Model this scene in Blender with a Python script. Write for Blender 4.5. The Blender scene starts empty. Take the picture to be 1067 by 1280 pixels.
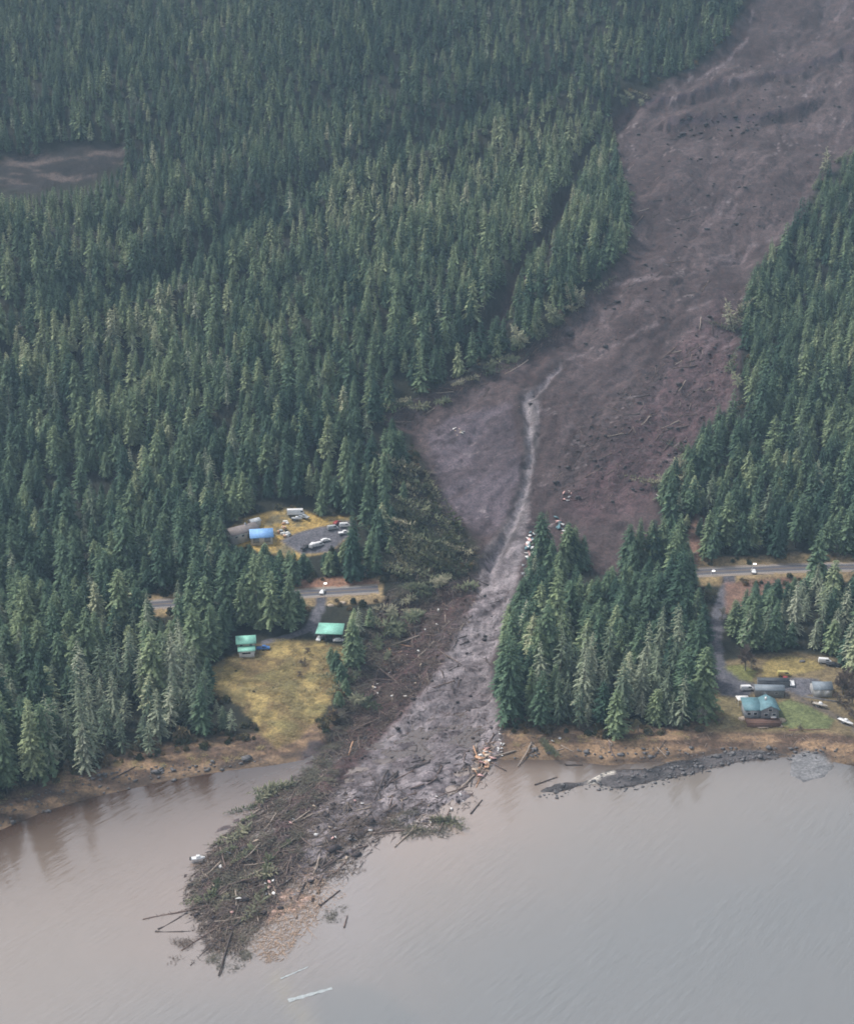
import bpy, math, random
import numpy as np
from mathutils import Vector, Matrix
R = math.radians
C = bpy.context.scene.collection
S = bpy.context.scene
rng = np.random.default_rng(7)
random.seed(7)

# ------------------------------------------------------------------ camera, world, sun, exposure
CAM_H = 265.0; PITCH = 20.0; FPX = 1800.0; PW, PH = 1067.0, 1280.0
cam_d = bpy.data.cameras.new('camera'); cam = bpy.data.objects.new('camera', cam_d); C.objects.link(cam)
cam.location = (0, 0, CAM_H); cam.rotation_euler = (R(90 - PITCH), 0, 0)
cam_d.sensor_fit = 'VERTICAL'; cam_d.sensor_height = 24; cam_d.lens = 24 * FPX / PH
cam_d.clip_start = 1; cam_d.clip_end = 6000
S.camera = cam
w = bpy.data.worlds.new('World'); S.world = w; w.use_nodes = True
nt = w.node_tree; nt.nodes.clear()
sky = nt.nodes.new('ShaderNodeTexSky'); sky.sky_type = 'NISHITA'; sky.sun_disc = False
SUN_EL, SUN_ROT = 56.0, 292.0
sky.sun_elevation = R(SUN_EL); sky.sun_rotation = R(SUN_ROT); sky.air_density = 1.0; sky.dust_density = 3.0; sky.ozone_density = 1.0
hs = nt.nodes.new('ShaderNodeHueSaturation'); hs.inputs['Saturation'].default_value = 0.30
bg = nt.nodes.new('ShaderNodeBackground'); bg.inputs['Strength'].default_value = 0.09
wo = nt.nodes.new('ShaderNodeOutputWorld')
nt.links.new(sky.outputs[0], hs.inputs['Color']); nt.links.new(hs.outputs[0], bg.inputs[0]); nt.links.new(bg.outputs[0], wo.inputs[0])
sun_d = bpy.data.lights.new('sun', 'SUN'); sun = bpy.data.objects.new('sun', sun_d); C.objects.link(sun)
sun_d.energy = 1.5; sun_d.angle = R(10); sun_d.color = (1.0, 0.95, 0.88)
sd = Vector((math.sin(R(SUN_ROT)) * math.cos(R(SUN_EL)), math.cos(R(SUN_ROT)) * math.cos(R(SUN_EL)), math.sin(R(SUN_EL))))
sun.rotation_euler = sd.to_track_quat('Z', 'Y').to_euler()
S.view_settings.view_transform = 'Standard'; S.view_settings.look = 'None'
S.view_settings.exposure = 1.16; S.view_settings.gamma = 1; S.view_settings.use_curve_mapping = False
S.cycles.max_bounces = 5; S.cycles.diffuse_bounces = 2; S.cycles.glossy_bounces = 2; S.cycles.transmission_bounces = 2
S.cycles.volume_bounces = 0; S.cycles.transparent_max_bounces = 6
S.cycles.use_denoising = True; S.cycles.caustics_reflective = False; S.cycles.caustics_refractive = False
S.cycles.filter_width = 1.7
HAZE = 0.00015

# ------------------------------------------------------------------ small helpers
def lin(r, g, b):
    f = lambda c: ((c / 255 + .055) / 1.055) ** 2.4 if c > 10 else c / 255 / 12.92
    return (f(r), f(g), f(b))
def L3(r, g, b): return np.array(lin(r, g, b))
def hash2(ix, iy, s):
    n = (ix * 374761393 + iy * 668265263 + s * 974634777) & 0xffffffff
    n = ((n ^ (n >> 13)) * 1274126177) & 0xffffffff
    return ((n ^ (n >> 16)) & 0xffff) / 65535.0
def vnoise(x, y, s=0):
    x = np.asarray(x, float); y = np.asarray(y, float)
    ix = np.floor(x).astype(np.int64); iy = np.floor(y).astype(np.int64)
    fx = x - ix; fy = y - iy; fx = fx * fx * (3 - 2 * fx); fy = fy * fy * (3 - 2 * fy)
    a = hash2(ix, iy, s); b = hash2(ix + 1, iy, s); c = hash2(ix, iy + 1, s); d = hash2(ix + 1, iy + 1, s)
    return (a * (1 - fx) + b * fx) * (1 - fy) + (c * (1 - fx) + d * fx) * fy
def fbm(x, y, s=0, o=4):
    t = 0; a = .5; m = 0
    for k in range(o):
        t = t + a * vnoise(x * 2 ** k + 17.3 * k, y * 2 ** k - 9.1 * k, s + k); m += a; a *= .55
    return t / m
def sm(e0, e1, x):
    t = np.clip((x - e0) / (e1 - e0), 0, 1); return t * t * (3 - 2 * t)
CP, SP = math.cos(R(PITCH)), math.sin(R(PITCH))
def to_px(X, Y, Z):
    dz = Z - CAM_H; fw = Y * CP - dz * SP; up = Y * SP + dz * CP
    return PW / 2 + FPX * X / fw, PH / 2 - FPX * up / fw, FPX / fw
def ray(px, py):
    u = (px - PW / 2) / FPX; v = -(py - PH / 2) / FPX
    return np.array([u, CP + v * SP, -SP + v * CP])
def at_z(px, py, z=0.0):
    d = ray(px, py); t = (z - CAM_H) / d[2]; return np.array([d[0] * t, d[1] * t, z])
def sdist(px, py, poly):
    """signed distance in px to a polygon, positive inside"""
    P = np.array(poly, float); Q = np.roll(P, -1, 0)
    px = np.asarray(px, float); py = np.asarray(py, float)
    best = np.full(px.shape, 1e18); ins = np.zeros(px.shape, bool)
    for (x0, y0), (x1, y1) in zip(P, Q):
        dx, dy = x1 - x0, y1 - y0; L = dx * dx + dy * dy + 1e-9
        t = np.clip(((px - x0) * dx + (py - y0) * dy) / L, 0, 1)
        best = np.minimum(best, (px - x0 - t * dx) ** 2 + (py - y0 - t * dy) ** 2)
        if y1 != y0:
            c = ((y0 > py) != (y1 > py)) & (px < dx * (py - y0) / dy + x0); ins ^= c
    d = np.sqrt(best); return np.where(ins, d, -d)
def ldist(px, py, line):
    """distance to a polyline and fraction of its length"""
    P = np.array(line, float); best = np.full(np.shape(px), 1e18); s = np.zeros(np.shape(px)); side = np.zeros(np.shape(px))
    seg = np.hypot(*(P[1:] - P[:-1]).T); cum = np.r_[0, np.cumsum(seg)]
    for k in range(len(P) - 1):
        x0, y0 = P[k]; dx, dy = P[k + 1] - P[k]; L = dx * dx + dy * dy + 1e-9
        t = np.clip(((px - x0) * dx + (py - y0) * dy) / L, 0, 1); d2 = (px - x0 - t * dx) ** 2 + (py - y0 - t * dy) ** 2
        m = d2 < best; best = np.where(m, d2, best); s = np.where(m, cum[k] + t * seg[k], s)
        side = np.where(m, np.sign(dx * (py - y0) - dy * (px - x0)), side)
    return np.sqrt(best), s, side
def mesh_np(name, V, F, mat=None, attrs=None, smooth=False):
    """V (n,3); F list of arrays (m,3) or (m,4)"""
    me = bpy.data.meshes.new(name); V = np.asarray(V, np.float32)
    if not isinstance(F, (list, tuple)): F = [F]
    F = [np.asarray(f, np.int32) for f in F if len(f)]
    me.vertices.add(len(V)); me.vertices.foreach_set('co', V.ravel())
    idx = np.concatenate([f.ravel() for f in F]); tot = np.concatenate([np.full(len(f), f.shape[1], np.int32) for f in F])
    st = np.r_[0, np.cumsum(tot)[:-1]].astype(np.int32)
    me.loops.add(len(idx)); me.loops.foreach_set('vertex_index', idx)
    me.polygons.add(len(tot)); me.polygons.foreach_set('loop_start', st); me.polygons.foreach_set('loop_total', tot)
    if smooth: me.polygons.foreach_set('use_smooth', np.ones(len(tot), bool))
    for k, a in (attrs or {}).items():
        a = np.asarray(a, np.float32)
        if a.ndim == 1:
            at = me.attributes.new(k, 'FLOAT', 'POINT'); at.data.foreach_set('value', a)
        else:
            if a.shape[1] == 3: a = np.c_[a, np.ones(len(a), np.float32)]
            at = me.attributes.new(k, 'FLOAT_COLOR', 'POINT'); at.data.foreach_set('color', a.astype(np.float32).ravel())
    if mat:
        for m in (mat if isinstance(mat, (list, tuple)) else [mat]): me.materials.append(m)
    me.update(calc_edges=True); me.validate(); return me
def link(name, data, parent=None):
    o = bpy.data.objects.new(name, data); C.objects.link(o)
    if parent: o.parent = parent
    return o
def tag(o, label=None, cat=None, group=None, kind=None):
    if label: o['label'] = label
    if cat: o['category'] = cat
    if group: o['group'] = group
    if kind: o['kind'] = kind
    return o
# ------------------------------------------------------------------ materials
class NB:
    def __init__(s, name):
        s.m = bpy.data.materials.new(name); s.m.use_nodes = True; s.t = s.m.node_tree; s.b = s.t.nodes['Principled BSDF']
        s.o = s.t.nodes['Material Output']
    def n(s, typ, **kw):
        x = s.t.nodes.new(typ)
        for k, v in kw.items():
            if k.startswith('i_'):
                key = k[2:].replace('_', ' '); x.inputs[key].default_value = v
            else: setattr(x, k, v)
        return x
    def l(s, a, b): s.t.links.new(a, b)
    def mix(s, fac, a, b, typ='MIX'):
        x = s.t.nodes.new('ShaderNodeMix'); x.data_type = 'RGBA'; x.blend_type = typ
        for sock, v in ((x.inputs[0], fac), (x.inputs[6], a), (x.inputs[7], b)):
            if hasattr(v, 'links'): s.l(v, sock)
            else: sock.default_value = v if not isinstance(v, tuple) else (*v, 1)[:4]
        return x.outputs[2]
    def ramp(s, fac, stops):
        x = s.t.nodes.new('ShaderNodeValToRGB'); e = x.color_ramp.elements
        while len(e) < len(stops): e.new(0.5)
        for el, (p, c) in zip(e, stops): el.position = p; el.color = (*c, 1) if len(c) == 3 else c
        s.l(fac, x.inputs[0]); return x.outputs[0]
    def math(s, op, a, b=None):
        x = s.t.nodes.new('ShaderNodeMath'); x.operation = op
        for sock, v in zip(x.inputs, (a, b)):
            if v is None: continue
            if hasattr(v, 'links'): s.l(v, sock)
            else: sock.default_value = v
        return x.outputs[0]
    def noise(s, scale, detail=4, vec=None, rough=.6):
        x = s.n('ShaderNodeTexNoise', i_Scale=scale, i_Detail=detail, i_Roughness=rough)
        if vec is not None: s.l(vec, x.inputs['Vector'])
        return x.outputs['Fac']
    def bump(s, h, strength=.5, dist=.1):
        x = s.n('ShaderNodeBump', i_Strength=strength, i_Distance=dist); s.l(h, x.inputs['Height']); s.l(x.outputs[0], s.b.inputs['Normal'])
def simple(name, col, rough=.7, var=.25, scale=1.5, metal=0, spec=.4, bump=0, coord='Object'):
    """a colour with weathered variation"""
    k = NB(name); tc = k.n('ShaderNodeTexCoord'); n = k.noise(scale, 4, tc.outputs[coord])
    d = tuple(c * (1 - var) for c in col); u = tuple(min(1, c * (1 + var)) for c in col)
    c = k.ramp(n, [(.3, d), (.7, u)]); k.l(c, k.b.inputs['Base Color'])
    k.b.inputs['Roughness'].default_value = rough; k.b.inputs['Metallic'].default_value = metal
    k.b.inputs['Specular IOR Level'].default_value = spec
    if bump: k.bump(k.noise(scale * 6, 3, tc.outputs[coord]), .6, bump)
    return k.m
# ------------------------------------------------------------------ where things stand, read off the photograph (its own pixels)
SLIDE = [(945,-60),(935,0),(905,55),(865,88),(800,112),(768,140),(772,200),(788,265),(782,315),(740,362),(698,408),(640,442),(595,462),(535,492),(470,525),(512,545),(533,590),(556,640),(596,678),(598,712),(560,728),(490,736),(462,790),(432,870),(402,930),(380,950),(560,965),(626,950),(628,900),(618,830),(640,765),(652,722),(664,704),(735,690),(744,718),(768,722),(778,704),(842,692),(832,655),(822,625),(845,595),(875,545),(925,500),(928,400),(942,340),(1000,280),(1022,232),(1075,190),(1200,120),(1300,-60)]
DELTA = [(385,925),(350,985),(268,1045),(228,1105),(222,1150),(262,1196),(310,1205),(352,1192),(400,1140),(432,1100),(470,1058),(520,1046),(562,1040),(584,1014),(606,985),(626,950),(628,925),(500,915)]
PATCH = [(-30,203),(0,199),(50,190),(110,180),(158,182),(160,200),(128,214),(118,228),(70,232),(40,240),(-30,236)]
SPIT = [(663,999),(690,984),(735,976),(762,964),(800,961),(860,949),(908,938),(960,938),(985,945),(960,952),(915,955),(880,968),(830,980),(770,993),(740,986),(700,998)]
PALE = [(985,948),(1005,938),(1028,942),(1044,958),(1032,978),(1003,986),(983,974)]
MEADOW = [(264,862),(262,835),(298,816),(345,800),(395,800),(436,812),(428,845),(410,885),(372,925),(345,935),(325,915),(300,882)]
YARD1 = [(282,668),(300,648),(335,640),(368,634),(398,646),(440,646),(442,668),(412,690),(370,700),(330,690),(285,680)]
LOT1 = [(350,676),(372,666),(402,658),(440,650),(440,668),(412,690),(376,694)]
LAWN2 = [(952,832),(965,822),(990,819),(1018,826),(1032,836),(1005,842),(975,846),(952,846)]
LAWN3 = [(970,880),(985,874),(1010,882),(1042,900),(1036,911),(1010,914),(972,908)]
LAWN4 = [(904,832),(925,830),(945,838),(940,852),(920,852),(905,845)]
LAWN5 = [(885,878),(905,866),(925,880),(928,905),(905,912),(882,910)]
DRIVE_R = [(912,722),(904,745),(896,770),(893,800),(896,830),(903,850),(920,862),(958,860),(990,862),(1020,858)]
TRACK_R = [(985,866),(1010,880),(1040,892),(1062,908),(1085,925)]
DRIVE_L = [(404,744),(400,758),(393,775),(386,788),(360,796),(330,804)]
DRIVE_L2 = [(390,782),(404,797),(432,797)]
ROAD_PX = [(-60,770),(60,765),(150,760),(210,756),(290,750),(372,743),(440,739),(480,737),(560,733),(660,728),(760,722),(865,717),(940,713),(1000,710),(1067,709),(1130,711)]
SHORE_PX = [(-400,1170),(-200,1110),(-100,1075),(0,1038),(60,1013),(120,996),(200,978),(280,964),(340,957),(380,950),(480,948),(560,948),(625,950),(700,950),(760,957),(860,950),(930,944),(1000,944),(1067,958),(1150,985),(1300,1030),(1600,1100)]
FLOW = [(1000,-40),(930,60),(880,150),(850,260),(800,360),(720,440),(672,495),(655,560),(640,640),(610,700),(590,780),(560,850),(520,920),(450,1010),(380,1090),(330,1190)]
STREAM = [(700,450),(668,485),(655,492),(660,515),(664,560),(655,610),(640,650),(612,700)]
SCARPS = [([(800,132),(850,122),(900,104),(955,96),(1010,80),(1067,58),(1150,30)], 3.6), ([(838,152),(880,150),(925,150),(985,138),(1010,130)], 3.2)]

sh = np.array([at_z(x, y)[:2] for x, y in SHORE_PX])
def shore_y(X): return np.interp(X, sh[:, 0], sh[:, 1])
PROF_Y = np.array([560, 600, 655, 730, 800, 880, 965, 1055, 1150, 1250, 1400, 1800, 2150])
PROF_Z = np.array([9.5, 14.5, 27, 60, 88, 121, 159, 204, 256, 315, 400, 600, 690.])
def prof(Y):
    i = np.clip(np.searchsorted(PROF_Y, Y) - 1, 0, len(PROF_Y) - 2)
    return np.interp(Y, PROF_Y, PROF_Z)
# smooth the profile
_yy = np.arange(500, 2200, 2.0); _k = np.ones(25) / 25; _zz = np.convolve(np.pad(np.interp(_yy, PROF_Y, PROF_Z), 12, 'edge'), _k, 'valid')
def base_h(X, Y):
    d = Y - shore_y(X); zf = np.interp(Y, _yy, _zz)
    Yb = 585.0; zb = np.interp(Yb, _yy, _zz)
    t = np.clip(d / np.maximum(Yb - shore_y(X), 20), 0, 1)
    near = np.where(d > 0, 1.9 * sm(0, 14, d) + (zb - 1.9) * t ** 1.15, d * .09)
    near = np.maximum(near, -9)
    z = np.where(Y < Yb, near, zf)
    # long swells of the hillside, only well above the houses
    a = sm(690, 800, Y)
    z = z + a * (fbm(X / 120, Y / 120, 3) - .5) * 34 + sm(640, 720, Y) * (fbm(X / 50, Y / 50, 5) - .5) * 10
    return z
GULLY = [(790,118),(755,165),(712,240),(690,285),(655,325),(632,372),(612,415),(560,455)]
RIDGE = [(-60,440),(60,415),(200,385),(330,300),(440,235),(560,190),(700,125)]
def gx():
    a = [0.0]; s = 1.45
    while a[-1] < 1450:
        if a[-1] > 420: s *= 1.06
        a.append(a[-1] + s)
    a = np.array(a); return np.r_[-a[:0:-1], a]
def gy():
    a = [-60., 0, 60, 120, 180, 230, 270, 300, 320, 332]; s = 1.15
    while a[-1] < 2160:
        if a[-1] > 1300: s = s * 1.06
        elif a[-1] > 720: s = 1.15 + (a[-1] - 720) / 600 * 1.2
        a.append(a[-1] + s)
    return np.array(a)
GX, GY = gx(), gy(); nx, ny = len(GX), len(GY)
X, Y = np.meshgrid(GX, GY)
H0 = base_h(X, Y)
px, py, sc = to_px(X, Y, H0)
wob = (fbm(X / 9, Y / 9, 21) - .5) * 14 + (fbm(X / 2.5, Y / 2.5, 22) - .5) * 6
near_ = (Y > 300)
d_slide = sdist(px, py, SLIDE); d_delta = sdist(px, py, DELTA)
mud = sm(-2, 3, d_slide + wob * .6); mdel = sm(-2, 5, d_delta + wob * .9) * (Y < 520)
fl_d, fl_s, fl_side = ldist(px, py, FLOW)
Z = H0.copy()
# gully and ridge behind it
gd, gs, _ = ldist(px, py, GULLY); Z -= 12 * np.exp(-(gd / 13) ** 2) * (Y > 680)
rd, rs, rside = ldist(px, py, RIDGE)
Z += (Y > 680) * np.exp(-(rd / 26) ** 2) * 11
rd2, _, _ = ldist(px, py - 24 * 0 + 26, RIDGE); Z -= (Y > 700) * np.exp(-(rd2 / 20) ** 2) * 22
# slide: scoured a little below the forest floor, streaked down the flow
wx_ = (fbm(X / 35, Y / 35, 37) - .5) * 26; fq = X * .80 - Y * .42 + wx_; fp = X * .42 + Y * .80 + wx_
stre = fbm(fp / 60, fq / 7, 31, 4) - .5; blk = fbm(X / 3.2, Y / 3.2, 33, 4) - .5; big = fbm(X / 22, Y / 22, 34, 3) - .5
Z += mud * (-2.6 * sm(0, 16, d_slide) + stre * 1.2 + blk * 1.7 + big * 3.4)
ridgy = np.abs(fbm(fp / 70 + 3, fq / 16, 36, 4) - .5) * 2
Z -= mud * np.clip(.16 - ridgy, 0, 1) * 8
st_d, st_s, _ = ldist(px, py, STREAM); Z -= mud * 3.0 * np.exp(-((st_d + (fbm(X / 8, Y / 8, 47) - .5) * 10) / 4) ** 2)
flw = sdist(px, py, [(650,520),(690,470),(668,640),(655,690),(640,760),(614,830),(632,905),(632,960),(560,1040),(470,1040),(440,960),(480,905),(530,820),(570,760),(594,700),(628,650)]); rut = fbm(fp / 26 + 5, fq / 3.4, 48, 4) - .5; rut2 = np.abs(fbm(fp / 12, fq / 4.5, 49, 4) - .5)
Z += mud * sm(-4, 10, flw) * (rut * 3.2 - np.clip(.09 - rut2, 0, 1) * 14)
for line, hgt in SCARPS:
    dd, ss, side = ldist(px, py + (fbm(px / 12, py / 12, 40) - .5) * 14, line)
    f = np.exp(-(dd / 15) ** 2) * sm(.3, .6, fbm(px / 40, py / 40, 44))
    Z += mud * f * hgt * np.where(side < 0, 1, -1) * sm(0, 5, dd)
# the tongue of mud and broken timber in the water
dn = fbm(X / 6, Y / 6, 41, 4); dn2 = fbm((X + Y) / 14, (X - Y) / 4, 42, 3)
zd = -.6 + (dn - .5) * 3.4 + (dn2 - .5) * 3.0 + 1.5 * sm(0, 45, d_delta + (fbm(X / 18, Y / 18, 46) - .5) * 50)
Z = np.where(Y < 520, Z * (1 - mdel) + np.where(Z > zd, Z, zd) * mdel, Z)
# gravel spit and pale flat
d_pulp = sdist(px, py, [(318,1190),(345,1140),(385,1085),(412,1105),(395,1150),(365,1185),(335,1204)]); Z = np.where((Y < 520) & (d_pulp > -3), np.maximum(Z, -.12 + (fbm(X / 3, Y / 3, 211, 3) - .5) * 1.6), Z)
d_spit = sdist(px, py, SPIT); ms = sm(-2, 4, d_spit + wob * .5) * (Y < 500); Z = Z * (1 - ms) + (.55 + (dn - .5) * 1.5) * ms
d_pale = sdist(px, py, PALE); mp = sm(-2, 4, d_pale + wob * .3) * (Y < 500); Z = Z * (1 - mp) + (.22 + (dn - .5) * .35) * mp
# road bed and driveways cut level
def px_line_world(line, step=4.0):
    out = []
    for x, y in line:
        d = ray(x, y); t = np.arange(250, 1700, .5); Xs, Ys, Zs = d[0] * t, d[1] * t, CAM_H + d[2] * t
        i = np.argmax(Zs < base_h(Xs, Ys)); out.append((Xs[i], Ys[i], Zs[i]))
    P = np.array(out)
    for _ in range(2):          # soften corners
        Q = [P[0]]
        for a, b in zip(P[:-1], P[1:]): Q += [a * .75 + b * .25, a * .25 + b * .75]
        Q.append(P[-1]); P = np.array(Q)
    s = np.r_[0, np.cumsum(np.hypot(*(P[1:, :2] - P[:-1, :2]).T))]; u = np.arange(0, s[-1], step)
    return np.c_[np.interp(u, s, P[:, 0]), np.interp(u, s, P[:, 1]), np.interp(u, s, P[:, 2])]
ROAD = px_line_world(ROAD_PX); _kk = np.ones(31) / 31
ROAD[:, 2] = np.convolve(np.pad(ROAD[:, 2], 15, 'edge'), _kk, 'valid') + .4
def carve(W, half, soft, rowmask):
    global Z
    best = np.full(Z.shape, 1e18); zz = np.zeros(Z.shape); iy0 = np.searchsorted(GY, W[:, 1].min() - 30); iy1 = np.searchsorted(GY, W[:, 1].max() + 30)
    sl = slice(max(iy0, 0), iy1)
    Xs, Ys = X[sl], Y[sl]; b = np.full(Xs.shape, 1e18); zb = np.zeros(Xs.shape)
    for k in range(len(W) - 1):
        x0, y0, z0 = W[k]; dx, dy, dz = W[k + 1] - W[k]; L = dx * dx + dy * dy
        t = np.clip(((Xs - x0) * dx + (Ys - y0) * dy) / L, 0, 1); d2 = (Xs - x0 - t * dx) ** 2 + (Ys - y0 - t * dy) ** 2
        m = d2 < b; b = np.where(m, d2, b); zb = np.where(m, z0 + t * dz, zb)
    d = np.sqrt(b); f = 1 - sm(half, half + soft, d); f = f * (1 - rowmask[sl]) if rowmask is not None else f
    Z[sl] = Z[sl] * (1 - f) + zb * f
    dist = np.full(Z.shape, 1e3); dist[sl] = d; return dist
d_road = carve(ROAD, 6.0, 5.0, mud)
DRV = []
for ln, hw in ((DRIVE_R, 2.6), (TRACK_R, 1.7), (DRIVE_L, 2.2), (DRIVE_L2, 2.2)):
    W_ = px_line_world(ln, 2.0)
    W_[:, 2] = np.convolve(np.pad(W_[:, 2], 4, 'edge'), np.ones(9) / 9, 'valid')
    DRV.append((carve(W_, hw, 2.5, d_road < 7), hw))
# fine roughness of the open hillside
Z += (1 - mud) * sm(3, 8, d_road) * (H0 > 1.2) * (fbm(X / 4, Y / 4, 51) - .5) * .9

def hgt(x, y):
    x = np.asarray(x, float); y = np.asarray(y, float)
    i = np.clip(np.searchsorted(GX, x) - 1, 0, nx - 2); j = np.clip(np.searchsorted(GY, y) - 1, 0, ny - 2)
    u = (x - GX[i]) / (GX[i + 1] - GX[i]); v = (y - GY[j]) / (GY[j + 1] - GY[j])
    return (Z[j, i] * (1 - u) + Z[j, i + 1] * u) * (1 - v) + (Z[j + 1, i] * (1 - u) + Z[j + 1, i + 1] * u) * v
def at(x, y, water=True):
    """the point of the ground seen at this pixel"""
    d = ray(x, y); t = np.arange(250, 1900, .25); Xs, Ys, Zs = d[0] * t, d[1] * t, CAM_H + d[2] * t
    h = hgt(Xs, Ys)
    if water: h = np.maximum(h, 0)
    i = np.argmax(Zs < h); return Vector((Xs[i], Ys[i], h[i]))

# ------------------------------------------------------------------ colours of the ground
px, py, sc = to_px(X, Y, Z)
n1 = fbm(X / 30, Y / 30, 61); n2 = fbm(X / 7, Y / 7, 62); n3 = fbm(X / 1.9, Y / 1.9, 63, 3)
def blend(col, m, c): return col * (1 - m[..., None]) + (c if np.ndim(c) > 1 else np.asarray(c)) * m[..., None]
def two(a, b, t): return np.asarray(a) * (1 - t[..., None]) + np.asarray(b) * t[..., None]
col = two(L3(26, 30, 24), L3(46, 46, 36), n2)
veg = sm(1.6, 3.2, H0) 
beach_c = two(L3(88, 72, 62), L3(142, 118, 94), sm(.35, .65, fbm(X / 9, Y / 3.5, 64)))
beach_c = two(L3(72, 60, 54), beach_c * 1.0, sm(-.1, .9, H0 + (n2 - .5) * .8)) if False else beach_c * (0.55 + .45 * sm(.1, 1.2, H0 + (n2 - .5) * .8))[..., None] if True else 0
dsh = Y - shore_y(X)
mb = (1 - sm(17, 24, dsh + (n2 - .5) * 12)) * (Y < 560)
col = blend(col, mb, beach_c)
# meadow, lawns, yard
def patch(poly, soft=3, w=.5): return sm(-soft, soft, sdist(px, py, poly) + wob * w)
m_mead = patch(MEADOW, 3, .5) * (Y < 600)
gold = two(L3(108, 92, 64), L3(158, 140, 92), sm(.3, .7, fbm(X / 5, Y / 8, 65)))
gold = blend(gold, sm(.55, .75, fbm(X / 11, Y / 11, 66)) * .6, L3(104, 102, 68))
col = blend(col, m_mead, gold)
m_yard = patch(YARD1, 2, .25); col = blend(col, m_yard, two(L3(112, 104, 80), L3(168, 142, 84), sm(.35, .6, fbm(X / 6, Y / 6, 67))))
m_lawn = np.zeros_like(X)
for P_, c_ in ((LAWN2, L3(136, 122, 80)), (LAWN3, L3(98, 106, 72)), (LAWN4, L3(108, 110, 68)), (LAWN5, L3(122, 112, 84))):
    m = patch(P_, 1.5, .2); col = blend(col, m, c_ * (.75 + .5 * n2[..., None])); m_lawn = np.maximum(m_lawn, m)
RYARD = [(882,915),(880,862),(892,850),(905,825),(952,818),(1000,815),(1042,824),(1067,850),(1100,930),(1060,918),(985,915)]
m_ry = patch(RYARD, 3, .5) * (1 - m_lawn) * (Y < 600); col = blend(col, m_ry, two(L3(98, 88, 70), L3(126, 112, 84), n2))
m_lot = np.maximum(patch(LOT1, 1.5, .2), patch([(950,856),(990,846),(1020,848),(1030,862),(1000,872),(960,868)], 1.5, .2))
m_lot = np.maximum(m_lot, patch([(892,800),(902,832),(924,850),(948,858),(930,872),(902,870),(890,850)], 1.5, .3))
for dd, hw in DRV[:1] + DRV[2:]: m_lot = np.maximum(m_lot, 1 - sm(hw - .3, hw + .5, dd + (n3 - .5)))
col = blend(col, m_lot, two(L3(84, 84, 92), L3(104, 103, 110), n2))
m_tr = 1 - sm(1.3, 2.2, DRV[1][0]); col = blend(col, m_tr, L3(94, 86, 78))
# road verge
m_v = (1 - sm(9, 13, d_road + (n2 - .5) * 5)) * (1 - mud) * np.where((px < 480) | (px > 850), 1, 0); col = blend(col, m_v * (1 - m_lot), two(L3(128, 112, 92), L3(160, 140, 100), n2))
cut = [(372,724),(430,720),(475,726),(470,735),(375,737)]
m_c = patch(cut, 2, .3); col = blend(col, m_c, two(L3(130, 92, 78), L3(150, 120, 98), n2))
for P_ in ([(905,728),(1000,720),(1005,735),(950,745),(925,770),(905,765)], [(855,690),(868,640),(880,650),(872,712),(858,712)]):
    m = patch(P_, 3, .5); col = blend(col, m, two(L3(112, 84, 76), L3(128, 104, 90), n2))
# open brown clearing high on the left, streak in the gully
m_p = patch(PATCH, 4, .9); col = blend(col, m_p, two(L3(46, 42, 42), L3(98, 86, 82), sm(.55, .75, fbm(X / 22, Y / 4, 68))))
m_g = np.exp(-(gd / 8) ** 2) * (Y > 680); col = blend(col, m_g, L3(86, 66, 68))
# mud
upper = two(L3(62, 49, 50), L3(92, 79, 80), sm(.25, .75, .5 * n1 + .5 * fbm(fp / 50, fq / 9, 71)))
flow_c = two(L3(108, 100, 104), L3(150, 142, 146), sm(.25, .75, .5 * n2 + .5 * fbm(fp / 18, fq / 6, 72)))
FLOWP = [(652,488),(672,484),(676,540),(664,600),(662,640),(656,690),(640,760),(614,830),(632,905),(632,960),(580,1050),(470,1060),(400,1150),(330,1210),(360,1110),(395,1010),(440,960),(480,905),(530,820),(570,760),(594,700),(628,655),(642,625),(652,590),(654,540)]
mf = sm(-3, 6, sdist(px, py, FLOWP) + (n1 - .5) * 16 * sm(640, 720, py) + wob * .35)
mc = blend(upper, mf * .95, flow_c)
fan = sm(-4, 8, sdist(px, py, [(530,545),(560,520),(640,500),(655,590),(640,645),(612,672),(590,665),(555,630)]) + wob * .3); mc = blend(mc, fan * .9, L3(94, 85, 93) * (.9 + .2 * n2[..., None]))
DARKP = [(480,735),(600,735),(575,790),(540,850),(500,900),(455,950),(400,1010),(300,1090),(250,1150),(225,1120),(300,1040),(380,960),(405,920),(435,860)]
md = sm(-5, 8, sdist(px, py, DARKP) + wob); mc = blend(mc, md * (.92 - .45 * mdel * sm(.4, .6, fbm(X / 7, Y / 5, 210))), two(L3(58, 42, 42), L3(98, 72, 72), n3))
REDP = [(905,360),(925,400),(925,500),(870,560),(800,640),(740,660),(700,625),(760,560),(820,470),(870,400)]
mr = sm(-10, 16, sdist(px, py, REDP) + wob); mc = blend(mc, mr * .6, two(L3(78, 56, 62), L3(104, 82, 86), n3))
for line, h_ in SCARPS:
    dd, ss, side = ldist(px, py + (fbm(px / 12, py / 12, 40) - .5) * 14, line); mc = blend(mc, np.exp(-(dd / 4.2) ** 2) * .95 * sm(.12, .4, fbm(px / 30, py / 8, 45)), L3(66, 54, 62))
lt = sm(.62, .72, fbm(fp / 50 + 9, fq / 4, 74)) * sm(.4, .6, n1) ; mc = blend(mc, lt * .22, L3(140, 128, 134))
crk = lambda sx, sy, w_, s_: sm(w_, 0, np.abs(fbm(fp / sx + s_, fq / sy - s_, s_, 4) - .5))  # erosion lines tinted dark and pale, standing in for weak relief shading
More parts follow.
